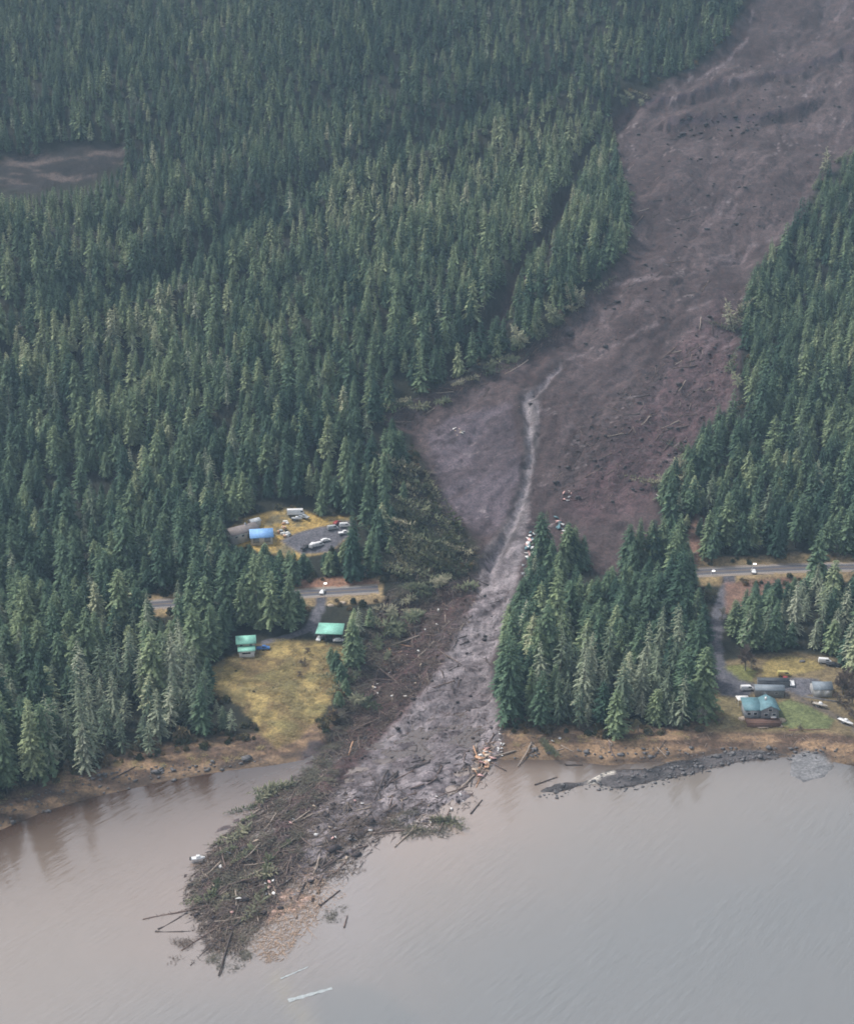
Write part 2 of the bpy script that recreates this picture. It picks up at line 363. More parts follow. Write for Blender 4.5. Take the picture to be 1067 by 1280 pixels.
mc = blend(mc, crk(26, 8, .016, 201) * sm(.45, .6, n1) * .75, L3(46, 38, 42)); mc = blend(mc, crk(14, 5, .018, 202) * sm(.5, .6, fbm(X / 20, Y / 20, 203)) * .7, L3(50, 42, 44)); mc = blend(mc, crk(34, 7, .012, 204) * sm(.5, .62, fbm(X / 26, Y / 26, 205)) * .6, L3(150, 140, 142))
mc = blend(mc, sm(.60, .63, fbm(fp / 24, fq / 11, 206)) * .4, L3(60, 48, 50)); mc = blend(mc, sm(.66, .69, fbm(X / 4.5, Y / 3.5, 207, 3)) * .6, L3(56, 45, 48))
for ln in ([(790,352),(850,333),(905,318),(960,303),(1000,270)], [(690,452),(760,436),(830,398),(905,372)], [(940,15),(932,50),(905,80),(870,100)], [(745,365),(800,350),(840,345)], [(650,612),(690,605),(745,590)]):
    dd, ss, side = ldist(px, py + (fbm(px / 10, py / 10, 208) - .5) * 12, ln); mc = blend(mc, sm(2.6, .8, dd) * sm(.35, .6, fbm(px / 14, py / 14, 209)) * .4, L3(140, 128, 132))
mc = blend(mc, sm(5, 2, np.abs(st_d - 5 - 5 * n2)) * .55 * (py < 700), L3(50, 42, 44)); mc = blend(mc, sm(5.5, 2.5, st_d + (n2 - .5) * 9) * .6 * sm(.25, .5, n2), L3(132, 126, 132))
wet = sm(.55, .75, fbm(X / 5, Y / 5, 75)) ; mc = mc * (1 - .28 * wet * (.3 + .7 * mf))[..., None]
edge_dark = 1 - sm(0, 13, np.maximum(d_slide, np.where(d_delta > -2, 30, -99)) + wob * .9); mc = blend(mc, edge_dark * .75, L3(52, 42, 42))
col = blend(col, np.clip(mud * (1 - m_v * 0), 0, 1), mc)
pulp = [(330,1150),(350,1120),(385,1090),(410,1110),(395,1150),(370,1185),(335,1203),(318,1190)]
del_c = blend(mc, sm(-4, 6, sdist(px, py, pulp) + wob) * sm(.4, .6, fbm(X / 3, Y / 3, 212)), L3(190, 160, 145))
col = blend(col, mdel, del_c)
col = blend(col, ms, two(L3(46, 45, 48), L3(92, 88, 90), sm(.3, .7, fbm(X / 8, Y / 2.5, 77))))
wl = sm(-1.5, 2, sdist(px, py, [(733,974),(745,968),(768,963),(768,967),(750,972),(742,984),(735,986)])); col = blend(col, wl, L3(196, 190, 182))
col = blend(col, mp, two(L3(104, 105, 108), L3(132, 132, 135), n3))
col = np.where((Z < -.15)[..., None], col * .9, col)
wetv = np.clip(mf * mud * .6 + mdel * .75 + ms * .5 + mb * (H0 < 1) * .5, 0, 1)

# classes of ground, each a sheet of its own; they share their border vertices' places
cls = np.zeros(X.shape, int)
cls[m_mead > .5] = 2; cls[(m_yard > .5)] = 7; cls[m_lawn > .5] = 3; cls[(mb > .5)] = 4; cls[m_lot > .5] = 5; cls[m_tr > .5] = 5
cls[(mud > .5) | (mdel > .5)] = 1; cls[(ms > .5) | (mp > .5)] = 6; cls[(m_p > .5)] = 8
cls[Z < -1.2] = 9
k = NB('ground'); at_ = k.n('ShaderNodeAttribute', attribute_name='tint'); tc = k.n('ShaderNodeTexCoord'); ob = tc.outputs['Object']
na = k.noise(.9, 5, ob, .7); nb_ = k.noise(.22, 6, ob, .75)
v = k.ramp(na, [(.28, (.42, .42, .43)), (.5, (1, 1, 1)), (.72, (1.6, 1.58, 1.55))]); c1 = k.mix(1.0, at_.outputs['Color'], v, 'MULTIPLY')
v2 = k.ramp(nb_, [(.32, (.66, .66, .67)), (.68, (1.32, 1.3, 1.28))]); c2 = k.mix(1.0, c1, v2, 'MULTIPLY'); k.l(c2, k.b.inputs['Base Color'])
wa = k.n('ShaderNodeAttribute', attribute_name='wet'); rr = k.math('MULTIPLY_ADD', wa.outputs['Fac'], -.5); 
rr.node.inputs[2].default_value = .95; k.l(rr, k.b.inputs['Roughness']); k.b.inputs['Specular IOR Level'].default_value = .35
k.bump(na, .8, .6); M_GROUND = k.m
jj, ii = np.meshgrid(np.arange(ny - 1), np.arange(nx - 1), indexing='ij'); quad = np.stack([jj * nx + ii, jj * nx + ii + 1, (jj + 1) * nx + ii + 1, (jj + 1) * nx + ii], -1).reshape(-1, 4)
fc = cls[:-1, :-1].ravel(); V = np.stack([X, Y, Z], -1).reshape(-1, 3); colf = col.reshape(-1, 3); wf = wetv.ravel()
def sub_sheet(name, sel):
    q = quad[sel]; u, inv = np.unique(q.ravel(), return_inverse=True)
    me = mesh_np(name, V[u], inv.reshape(-1, 4), M_GROUND, {'tint': colf[u], 'wet': wf[u]}, smooth=True)
    return tag(link(name, me), kind='structure')
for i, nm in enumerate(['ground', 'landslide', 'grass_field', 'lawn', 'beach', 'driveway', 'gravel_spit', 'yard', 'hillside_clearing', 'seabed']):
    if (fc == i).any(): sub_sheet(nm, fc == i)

# ------------------------------------------------------------------ water
wx = np.r_[np.linspace(-1450, -260, 24), np.arange(-256, 260, 3.0), np.linspace(264, 1450, 24)]; wy = np.r_[np.linspace(-60, 200, 9), np.arange(204, 520, 3.0), [560, 620]]
WX, WY = np.meshgrid(wx, wy); wpx, wpy, _ = to_px(WX, WY, 0 * WX)
nw = fbm(WX / 60, WY / 40, 81); nw2 = fbm(WX / 18, WY / 12, 82)
wc = two(L3(140, 128, 119), L3(152, 139, 128), nw)
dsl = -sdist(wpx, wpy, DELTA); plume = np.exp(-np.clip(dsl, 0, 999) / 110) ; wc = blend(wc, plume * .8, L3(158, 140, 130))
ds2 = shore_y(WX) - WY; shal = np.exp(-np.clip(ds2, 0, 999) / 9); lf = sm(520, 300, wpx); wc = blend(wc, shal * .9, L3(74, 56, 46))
wc = blend(wc, lf * np.exp(-np.clip(ds2, 0, 999) / 55) * .92, L3(66, 50, 42))  # dark tree reflections off the left shore, painted into the water tint
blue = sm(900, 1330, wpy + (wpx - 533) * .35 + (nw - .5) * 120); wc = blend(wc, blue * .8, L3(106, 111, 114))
pale = np.exp(-(np.hypot((wpx - 430) / 60, (wpy - 1120) / 95)) ** 2); wc = blend(wc, pale * .5, L3(142, 136, 136))
bar = np.exp(-(ldist(wpx, wpy, [(345,1222),(362,1250),(392,1290)])[0] / 9) ** 2); wc = blend(wc, bar * .25, L3(150, 142, 118))
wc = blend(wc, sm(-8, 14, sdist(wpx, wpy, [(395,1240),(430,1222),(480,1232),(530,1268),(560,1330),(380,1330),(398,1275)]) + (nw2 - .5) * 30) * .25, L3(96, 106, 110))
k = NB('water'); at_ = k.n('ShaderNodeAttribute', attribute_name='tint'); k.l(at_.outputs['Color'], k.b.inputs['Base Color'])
tc = k.n('ShaderNodeTexCoord'); mp_ = k.n('ShaderNodeMapping'); mp_.vector_type = 'TEXTURE'; mp_.inputs['Rotation'].default_value = (0, 0, R(52)); mp_.inputs['Scale'].default_value = (5, 1, 1); k.l(tc.outputs['Object'], mp_.inputs['Vector'])
nn = k.noise(.5, 3, mp_.outputs[0], .5); nn2 = k.noise(.035, 2, tc.outputs['Object']); amp = k.ramp(nn2, [(.38, (.12,) * 3), (.62, (1,) * 3)])
hh = k.math('MULTIPLY', nn, amp); k.b.inputs['Roughness'].default_value = .09; k.b.inputs['IOR'].default_value = 2.1; k.bump(hh, .6, .55)
q = np.stack(np.meshgrid(np.arange(len(wy) - 1), np.arange(len(wx) - 1), indexing='ij'), -1).reshape(-1, 2); n_ = len(wx)
qa = q[:, 0] * n_ + q[:, 1]
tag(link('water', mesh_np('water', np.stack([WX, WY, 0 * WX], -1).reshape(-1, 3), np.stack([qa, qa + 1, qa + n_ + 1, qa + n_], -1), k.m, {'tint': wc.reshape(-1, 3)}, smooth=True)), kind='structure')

# ------------------------------------------------------------------ road ribbon
M_ASPH = simple('asphalt', lin(88, 87, 94), .85, .15, .6); M_LINE = simple('road_paint', lin(186, 180, 170), .7, .15, 2); M_YEL = simple('yellow_paint', lin(150, 122, 60), .7, .15, 2)
M_GRAV = simple('gravel', lin(140, 128, 118), .95, .3, 2.5)
def ribbon(W, off0, off1, dz, keep=None):
    T = np.gradient(W[:, :2], axis=0); T /= np.linalg.norm(T, axis=1)[:, None]; N = np.c_[-T[:, 1], T[:, 0]]
    A = np.c_[W[:, :2] + N * off0, W[:, 2] + dz]; B = np.c_[W[:, :2] + N * off1, W[:, 2] + dz]; n = len(W)
    i = np.arange(n - 1); 
    if keep is not None: i = i[keep[:-1] & keep[1:]]
    return np.r_[A, B], np.stack([i, i + 1, n + i + 1, n + i], -1)
rp = to_px(ROAD[:, 0], ROAD[:, 1], ROAD[:, 2]); keep = (rp[0] < 478) | (rp[0] > 852)
def rib_obj(name, specs, mat, kp):
    Vs, Fs, o = [], [], 0
    for a, b, dz in specs:
        v_, f_ = ribbon(ROAD, a, b, dz, kp); Vs.append(v_); Fs.append(f_ + o); o += len(v_)
    return tag(link(name, mesh_np(name, np.concatenate(Vs), np.concatenate(Fs), mat)), kind='structure')
rib_obj('road_shoulder', [(-5.9, 5.9, .06)], M_GRAV, keep)
rib_obj('road', [(-3.9, 3.9, .10)], M_ASPH, keep)
rib_obj('road_edge_line', [(-3.6, -3.3, .104), (3.3, 3.6, .104)], M_LINE, keep)
dash = keep.copy(); rib_obj('road_centre_line', [(-.22, -.08, .104), (.08, .22, .104)], M_YEL, keep)
# ------------------------------------------------------------------ trees
def crown_mat(name, stops, tip, rough=.8):
    k = NB(name); a = k.n('ShaderNodeAttribute', attribute_name='tone', attribute_type='INSTANCER'); oi = k.n('ShaderNodeObjectInfo')
    tp = k.n('ShaderNodeAttribute', attribute_name='tip'); tc = k.n('ShaderNodeTexCoord'); n = k.noise(.55, 3, tc.outputs['Object'])
    t = k.math('MULTIPLY_ADD', oi.outputs['Random'], .28); t.node.inputs[2].default_value = -.14; t = k.math('ADD', t, a.outputs['Fac'])
    t2 = k.math('MULTIPLY_ADD', n, .5); t2.node.inputs[2].default_value = -.25; t = k.math('ADD', t, t2)
    c = k.ramp(t, stops); tt = k.math('MULTIPLY', tp.outputs['Fac'], .75)
    c2 = k.mix(tt, c, k.mix(1.0, c, tip, 'MULTIPLY')); k.l(c2, k.b.inputs['Base Color'])
    k.b.inputs['Roughness'].default_value = rough; k.b.inputs['Specular IOR Level'].default_value = .15
    return k.m
M_CROWN = crown_mat('needles', [(0, (.026, .056, .040)), (.3, (.068, .112, .070)), (.55, (.135, .182, .10)), (.78, (.22, .255, .15)), (1, (.33, .34, .23))], (2.2, 2.1, 2.0))
M_PALE = crown_mat('lichen_needles', [(0, (.07, .10, .07)), (.4, (.13, .16, .11)), (.75, (.24, .26, .19)), (1, (.38, .38, .30))], (2.0, 2.0, 1.9))
M_BARK = simple('bark', (.055, .045, .04), .9, .35, 3, spec=.2); M_BARKP = simple('grey_bark', (.22, .20, .18), .9, .3, 3, spec=.2)
M_TWIG = simple('bare_twigs', (.15, .115, .10), .9, .3, 3, spec=.2); M_SHRUB = simple('shrub_leaves', (.06, .075, .035), .85, .4, 1.2, spec=.15)
def tubes(segs, ns=5):
    """segs: rows p0(3) p1(3) r0 r1 -> verts, faces(quads) of open tubes with end caps dropped"""
    s = np.asarray(segs, float); n = len(s); a = s[:, :3]; b = s[:, 3:6]; d = b - a; L = np.linalg.norm(d, axis=1, keepdims=True) + 1e-9; d = d / L
    h = np.where(np.abs(d[:, 2:3]) < .9, np.array([[0, 0, 1.]]), np.array([[1., 0, 0]])); u = np.cross(d, h); u /= np.linalg.norm(u, axis=1, keepdims=True) + 1e-9; w_ = np.cross(d, u)
    th = np.arange(ns) / ns * 2 * np.pi; ring = u[:, None] * np.cos(th)[None, :, None] + w_[:, None] * np.sin(th)[None, :, None]
    Va = a[:, None] + ring * s[:, 6, None, None]; Vb = b[:, None] + ring * s[:, 7, None, None]
    Vv = np.concatenate([Va, Vb], 1).reshape(-1, 3); base = (np.arange(n) * 2 * ns)[:, None]; i = np.arange(ns)[None]; j = (i + 1) % ns
    F = np.stack([base + i, base + j, base + ns + j, base + ns + i], -1).reshape(-1, 4)
    return Vv, F
def conifer(seed, H=26., Rr=3.6, base=.12, step=.62, nb=7, droop=.35, pale=False, power=.8, thin=0., wlf=.30):
    g = np.random.default_rng(seed); rows = []
    z = H * base; ph = 0
    while z < H * .985:
        t = (z - H * base) / (H * (1 - base)); Lm = Rr * (1 - t) ** power * (.55 + .45 * min(1, t * 6 + .35)) + .18
        lump = .8 + .4 * g.random()
        m = max(3, int(nb * (.5 + .5 * (1 - t)) + .5)); ph += g.random() * 3
        for i in range(m):
            if g.random() < thin: continue
            a = ph + i * 2 * np.pi / m + g.normal(0, .25); L = Lm * lump * g.uniform(.68, 1.22)
            rows.append((z + g.normal(0, step * .3), a, L, droop * g.uniform(.6, 1.4), g.uniform(-.02, .22) + .3 * t))
        z += step * g.uniform(.75, 1.25) * (.65 + .5 * (1 - t))
    rows = np.array(rows); z, a, L, dr, rise = rows.T; n = len(rows); ks = np.linspace(.22, .96, 5)
    ca, sa = np.cos(a), np.sin(a); brv = np.clip(g.normal(.4, .3, n), 0, 1)
    def ax(u): return np.stack([ca * L * u, sa * L * u, z + rise * L * u - dr * L * u * u], -1)
    Vs, tip = [], []
    for u in ks:
        Wd = wlf * L * (1.15 - u * .7); du = .11
        for sgn in (-1, 1):
            jit = g.uniform(.7, 1.3, n); p0 = ax(u - du); p1 = ax(u + du); c = ax(u)
            side = np.stack([-sa * sgn, ca * sgn, 0 * a], -1); fw = np.stack([ca, sa, 0 * a], -1)
            tp = c + side * (Wd * jit)[:, None] + fw * (Wd * .55)[:, None]; tp[:, 2] -= Wd * g.uniform(.15, .75, n)
            Vs.append(np.stack([p0, p1, tp], 1)); tip.append(np.tile((brv + g.uniform(-.25, .25, n))[:, None], (1, 3)))
    e0 = ax(.75); e1 = ax(1.08); sdv = np.stack([-sa, ca, 0 * a], -1) * (L * .10)[:, None]
    Vs.append(np.stack([e0 - sdv, e0 + sdv, e1], 1)); tip.append(np.tile(brv[:, None], (1, 3)))
    # hanging sprays under each limb close the crown seen from the side
    p0 = ax(.15); p1 = ax(.8); dn = ax(.55); dn[:, 2] -= L * g.uniform(.18, .42, n); Vs.append(np.stack([p0, p1, dn], 1)); tip.append(np.tile(brv[:, None], (1, 3)))
    Vv = np.concatenate(Vs).reshape(-1, 3); tv = np.concatenate(tip).ravel(); F = np.arange(len(Vv)).reshape(-1, 3)
    nv = len(Vv); sp = np.array([[.16, 0, H * .955], [-.1, .13, H * .955], [-.1, -.13, H * .955], [0, 0, H * 1.01]]); Vv = np.r_[Vv, sp]; tv = np.r_[tv, .5, .5, .5, .8]
    F = np.r_[F, nv + np.array([[0, 1, 3], [1, 2, 3], [2, 0, 3]])]
    crown = mesh_np('crown', Vv, F, M_PALE if pale else M_CROWN, {'tip': tv})
    segs = []; zz = np.linspace(-.8, H * .93, 6); off = np.cumsum(g.normal(0, .10, (6, 2)), 0) * .6; r0 = H * .0125
    for i in range(5): segs.append([*off[i], zz[i], *off[i + 1], zz[i + 1], r0 * (1 - i / 5.3), r0 * (1 - (i + 1) / 5.3)])
    for i in range(14 if pale else 9):
        zb = H * g.uniform(.04, base + .25); a_ = g.uniform(0, 6.28); l_ = Rr * g.uniform(.25, .6)
        segs.append([0, 0, zb, l_ * math.cos(a_), l_ * math.sin(a_), zb - l_ * .15, .07, .02])
    tv_, tf = tubes(segs, 6); trunk = mesh_np('trunk', tv_, tf, M_BARKP if pale else M_BARK, smooth=True)
    return crown, trunk
# near kinds: (crown, trunk, height, radius, is_pale)
NEAR = [(*conifer(1, 27, 4.8, .10, .60, 8, .42, power=.62), 27, 4.8, 0), (*conifer(2, 30, 4.7, .14, .62, 8, .34, power=.58), 30, 3.9, 0), (*conifer(3, 25, 5.0, .06, .60, 9, .5, power=.5), 25, 4.4, 0),
        (*conifer(4, 28, 4.2, .16, .66, 8, .3, thin=.1, power=.6), 28, 3.4, 0), (*conifer(5, 23, 4.7, .05, .58, 8, .45, power=.55), 23, 4.0, 0), (*conifer(6, 31, 5.0, .18, .72, 7, .36, thin=.15, power=.52), 31, 4.4, 0),
        (*conifer(7, 29, 4.4, .12, .92, 6, .62, pale=True, thin=.15, power=.62, wlf=.24), 29, 4.4, 1), (*conifer(8, 26, 3.8, .16, 1.0, 6, .5, pale=True, thin=.28, power=.55, wlf=.22), 26, 3.8, 1),
        (*conifer(9, 31, 4.8, .1, .85, 7, .55, pale=True, thin=.1, power=.7, wlf=.26), 31, 4.8, 1)]
FARK = [(*conifer(21, 22, 4.4, .08, .8, 7, .4, power=.62), 22, 3.5, 0), (*conifer(22, 24, 4.1, .1, .85, 7, .3, power=.6), 24, 3.1, 0), (*conifer(23, 20, 4.6, .06, .8, 7, .45, power=.52), 20, 3.6, 0), (*conifer(24, 25, 4.2, .14, .85, 7, .35, thin=.1, power=.6), 25, 3.3, 0),
        (*conifer(25, 24, 3.1, .2, 1.1, 5, .5, pale=True, thin=.25, power=.6), 24, 3.1, 1)]
# zones the photograph shows open: no crown may cover them
CLEAR = [
 [(938,-60),(930,10),(900,60),(862,90),(805,115),(778,150),(782,200),(796,268),(790,318),(748,368),(705,412),(645,448),(600,470),(545,497),(500,518),(530,550),(548,600),(572,645),(600,680),(604,712),(590,735),(560,760),(480,742),(462,790),(438,870),(408,930),(400,960),(620,955),(622,900),(610,835),(632,770),(648,722),(654,680),(662,640),(666,626),(690,634),(712,648),(744,655),(770,640),(792,622),(835,575),(868,540),(905,490),(912,400),(925,335),(985,272),(1005,222),(1067,172),(1200,100),(1300,-60)],
 [(276,660),(318,640),(365,634),(385,640),(400,652),(440,648),(438,668),(412,688),(385,692),(350,684),(325,676),(290,676)],
 [(372,724),(440,722),(476,730),(472,750),(448,755),(430,772),(430,800),(470,830),(430,830),(440,850),(415,890),(390,920),(345,935),(328,910),(300,882),(266,866),(266,835),(292,812),(296,785),(325,780),(345,795),(378,788),(388,765),(380,752)],
 [(190,748),(222,746),(222,768),(195,772)],
 [(868,708),(1000,702),(1010,716),(930,726),(915,745),(905,765),(892,748),(895,728),(868,722)],
 [(1036,702),(1075,698),(1075,716),(1040,712)],
 [(890,770),(905,760),(914,800),(918,822),(955,824),(990,818),(1038,828),(1046,850),(1060,880),(1067,915),(886,915),(892,880),(888,840)],
 [(700,640),(716,636),(716,700),(690,668)] if False else [(742,648),(772,648),(770,692),(748,716),(718,728),(738,692)],
 PATCH,
 [(700,235),(711,242),(702,270),(676,298),(666,306),(680,280)], [(632,350),(644,354),(635,385),(622,398)],
 [(652,668),(668,655),(664,700),(652,712)], [(692,650),(708,640),(708,672),(696,668)], [(858,645),(870,640),(874,705),(862,705)],
]
PILE = [(500,548),(532,556),(560,640),(604,690),(606,742),(480,742),(490,690),(505,640),(515,590)]
BASE_NO = [RYARD, MEADOW, YARD1, LOT1, PILE]
def forest_points():
    P = []; y = 415.
    while y < 1330:
        s = np.interp(y, [420, 560, 700, 850, 1150], [7.4, 7.1, 6.9, 6.3, 5.5]); hw = .36 * y + 50
        xs = np.arange(-hw, hw, s) + rng.uniform(0, s); P.append(np.c_[xs + rng.uniform(-.42, .42, len(xs)) * s, y + rng.uniform(-.42, .42, len(xs)) * s]); y += s * .92
    P = np.concatenate(P); x, y = P.T; z = hgt(x, y); bx, by, sc_ = to_px(x, y, z)
    ok = (y - shore_y(x) > 15 + 5 * rng.random(len(x))) & (z > 1.6)
    ok &= (sdist(bx, by, SLIDE) < -1 - 2 * rng.random(len(x)))
    for q in BASE_NO: ok &= sdist(bx, by, q) < -1
    ok &= sdist(bx, by, PATCH) < 2 + 6 * rng.random(len(x))
    ok &= ldist(bx, by, GULLY)[0] > 5.4
    ok &= ldist(bx, by + 20 + 8 * np.sin(bx / 23), RIDGE[2:])[0] > 2.2 * rng.random(len(x)) + 1
    i = np.clip(np.searchsorted(GX, x), 0, nx - 1); j = np.clip(np.searchsorted(GY, y), 0, ny - 1)
    ok &= d_road[j, i] > 8
    for dd, hw_ in DRV: ok &= dd[j, i] > hw_ + 2.2
    # thin a little at random, in patches
    ok &= rng.random(len(x)) > .06 + .22 * (fbm(x / 40, y / 40, 91) > .62)
    x, y, z, bx, by, sc_ = [q[ok] for q in (x, y, z, bx, by, sc_)]
    n = len(x); big = fbm(x / 55, y / 55, 92)
    h = np.interp(y, [420, 560, 620, 700, 850, 1150], [25, 22.5, 19, 18, 15.2, 12.2]) * rng.normal(1, .21, n) * (.8 + .4 * big)
    low = rng.random(n) < .16; h[low] *= .6; tallr = rng.random(n) < .05; h[tallr] *= 1.22
    # road to yard stand, right rear stand by the houses: young trees
    def bad(h):
        b = np.zeros(n, bool)
        _, ty, _ = to_px(x, y, z + h)
        hpx = by - ty; wpx = h * .15 * sc_ * .75
        for poly in CLEAR:
            for fy, fx in ((1, 0), (.8, -.35), (.8, .35), (.55, -.6), (.55, .6), (.3, -.8), (.3, .8), (.08, 0)):
                b |= sdist(bx + fx * wpx, by - fy * hpx, poly) > 1.0
        return b
    b = bad(h)
    for f in (.75, .7, .7, .75):
        h = np.where(b, h * f, h); b = bad(h)
    ok = ~b & (h > 5.5); x, y, z, h, bx, by, sc_ = [q[ok] for q in (x, y, z, h, bx, by, sc_)]
    return x, y, z, h, bx, by, sc_
FX, FY, FZ, FH, FBX, FBY, FSC = forest_points(); NF = len(FX)
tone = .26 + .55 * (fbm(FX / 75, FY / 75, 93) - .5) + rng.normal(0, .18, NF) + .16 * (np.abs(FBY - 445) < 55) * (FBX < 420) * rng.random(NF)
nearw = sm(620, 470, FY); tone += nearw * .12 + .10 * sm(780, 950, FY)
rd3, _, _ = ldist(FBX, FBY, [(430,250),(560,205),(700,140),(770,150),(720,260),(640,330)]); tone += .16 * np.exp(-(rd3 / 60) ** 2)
rdA, _, _ = ldist(FBX, FBY - 28, RIDGE); rdB, _, _ = ldist(FBX, FBY + 30, RIDGE); tone += .22 * np.exp(-(rdA / 30) ** 2) - .30 * np.exp(-(rdB / 26) ** 2)  # ridge front lightened, gully shade behind it painted into the tree tone
pale_p = .04 + .42 * sm(620, 480, FY) * (fbm(FX / 30, FY / 30, 94) > .42) + .10 * ((FBY > 380) & (FBY < 700) & (FBX < 300)) * (fbm(FX / 50, FY / 50, 95) > .5)
pale_p += .5 * (sdist(FBX, FBY, [(690,850),(800,850),(860,910),(690,925)]) > 0) + .35 * (sdist(FBX, FBY, [(110,830),(240,800),(260,960),(80,980)]) > 0) + .4 * (sdist(FBX, FBY, [(980,760),(1067,760),(1067,820),(980,815)]) > 0)
is_pale = rng.random(NF) < pale_p
tx, ty_, _ = to_px(FX, FY, FZ + FH); hpx = FBY - ty_
inside = (FBX > 8) & (FBX < PW - 8) & (ty_ > 0) & (FBY < PH)
order = np.argsort(-(hpx * inside)); solo = np.zeros(NF, bool); solo[order[:300]] = True
print('trees', NF, 'solo down to px height', hpx[order[299]])

# individual trees ---------------------------------------------------------------
def zone_of(x, y):
    Z_ = [([(600,620),(735,620),(735,735),(600,760)], 'wreckage beside the mud flow'), ([(600,740),(690,730),(690,960),(600,960)], 'right edge of the grey mud tongue'),
          ([(690,700),(880,640),(890,960),(690,960)], 'shore trees between mud tongue and right house'), ([(880,700),(1100,690),(1100,850),(900,850)], 'trees between road and teal-roofed house'),
          ([(1020,820),(1100,820),(1100,960),(1020,960)], 'beach by the teal-roofed house'),
          ([(225,740),(400,700),(400,830),(225,850)], 'stand above the green-roofed house'), ([(400,740),(520,740),(480,900),(400,900)], 'margin between green carport and slide'),
          ([(260,690),(470,690),(470,745),(260,745)], 'strip between road and blue-roofed garage'), ([(225,820),(350,820),(350,980),(225,980)], 'edge of the yellow meadow'),
          ([(110,780),(240,780),(240,1010),(110,1010)], 'shore forest west of the meadow'), ([(-60,860),(125,860),(125,1060),(-60,1060)], 'shore forest at the far left bay'), ([(-60,600),(260,600),(260,870),(-60,870)], 'forest behind the left shore')]
    for P_, nm in Z_:
        if sdist(np.array([x]), np.array([y]), P_)[0] > 0: return nm
    return 'forest beside the landslide'
ORD = 'first second third fourth fifth sixth seventh eighth ninth tenth eleventh twelfth thirteenth fourteenth fifteenth sixteenth seventeenth eighteenth nineteenth twentieth'.split()
PENDING = []
def later(o, x, desc, place, grp=None):
    """label given at the end, when it is known how many look like it"""
    PENDING.append((o, x, desc, place)); o['group'] = grp or (o.get('category', 'things') + 's: ' + place)
def settle_labels():
    from collections import defaultdict
    d = defaultdict(list)
    for p in PENDING: d[(p[2], p[3])].append(p)
    for (desc, place), l in d.items():
        l.sort(key=lambda p: p[1]); n = len(l)
        for q, p in enumerate(l):
            if n == 1: t = ''
            elif n == 2: t = ('leftmost', 'rightmost')[q] + ' '
            elif q == 0: t = 'leftmost '
            elif q == n - 1: t = 'rightmost '
            elif q < 20: t = ORD[q] + '-from-left '
            else: t = (ORD[n - 1 - q] if n - 1 - q < 20 else 'middle') + '-from-right '
            p[0]['label'] = t + desc + ' ' + place
protos = {}
def tree_inst(i, kd, label, x, y, z, h, name='conifer_tree', tn=None, rot=None):
    cr, tr, H_, R_, p_ = NEAR[kd]
    e = bpy.data.objects.new(name, None); C.objects.link(e); e.location = (x, y, z - .2); e.rotation_euler = rot or (random.gauss(0, .025), random.gauss(0, .025), random.uniform(0, 6.28))
    s_ = h / H_; wsc = s_ ** .6 * random.uniform(.92, 1.15); e.scale = (wsc, wsc, s_)
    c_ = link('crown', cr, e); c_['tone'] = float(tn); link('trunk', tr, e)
    return tag(e, label, 'tree')
PREP = {'wreckage beside the mud flow': 'by the wreckage above the road line', 'right edge of the grey mud tongue': 'along the right edge of the grey mud', 'shore trees between mud tongue and right house': 'on the wooded shore right of the mud',
 'trees between road and teal-roofed house': 'above the teal-roofed house', 'beach by the teal-roofed house': 'beside the teal-roofed house', 'stand above the green-roofed house': 'behind the small green-roofed house',
 'margin between green carport and slide': 'between green carport and slide', 'strip between road and blue-roofed garage': 'between road and blue-roofed garage', 'edge of the yellow meadow': 'at the yellow meadow edge',
 'shore forest west of the meadow': 'in shore forest before the meadow', 'shore forest at the far left bay': 'above the left-hand beach', 'forest behind the left shore': 'in the woods behind the left shore', 'forest beside the landslide': 'in forest beside the landslide'}
for i in np.nonzero(solo)[0]:
    hh = FH[i]; size = 'towering' if hh > 31 else 'very tall' if hh > 27.5 else 'tall' if hh > 24 else 'medium' if hh > 19 else 'short'
    if is_pale[i]: kd = 6 + int(rng.integers(3)); tn = 'silvery lichen-covered'
    else: kd = int(rng.integers(6)); tn = 'dark green' if tone[i] < .30 else ('mid green' if tone[i] < .46 else 'light olive')
    t_ = tone[i] if not is_pale[i] else rng.random() * .75
    form = ['full', 'slender', 'bushy', 'narrow', 'broad', 'open', 'drooping', 'ragged', 'wide'][kd]
    o = tree_inst(i, kd, None, FX[i], FY[i], FZ[i], FH[i], tn=t_)
    later(o, FBX[i], f'{size} {tn} {form} conifer', PREP[zone_of(FBX[i], FBY[i])], 'conifers ' + PREP[zone_of(FBX[i], FBY[i])])

# the rest: one wood ----------------------------------------------------------------
def hidden_collection(kinds, name):
    cc = bpy.data.collections.new(name)
    for i, (cr, tr, H_, R_, p_) in enumerate(kinds):
        me = bpy.data.meshes.new('t'); 
        nc, ntv = len(cr.vertices), len(tr.vertices); co = np.empty(nc * 3, np.float32); cr.vertices.foreach_get('co', co); c2 = np.empty(ntv * 3, np.float32); tr.vertices.foreach_get('co', c2)
        tip = np.empty(nc, np.float32); cr.attributes['tip'].data.foreach_get('value', tip)
        f1 = np.empty(len(cr.polygons) * 3, np.int32); cr.loops.foreach_get('vertex_index', f1); f2 = np.empty(len(tr.polygons) * 4, np.int32); tr.loops.foreach_get('vertex_index', f2)
        me = mesh_np('wood_tree', np.r_[co.reshape(-1, 3), c2.reshape(-1, 3)], [f1.reshape(-1, 3), f2.reshape(-1, 4) + nc], [M_PALE if p_ else M_CROWN, M_BARKP if p_ else M_BARK], {'tip': np.r_[tip, np.zeros(ntv, np.float32)]})
        mi = np.r_[np.zeros(len(cr.polygons), np.int32), np.ones(len(tr.polygons), np.int32)]; me.polygons.foreach_set('material_index', mi)
        o = bpy.data.objects.new('%s_%02d' % (name, i), me); cc.objects.link(o)
    return cc
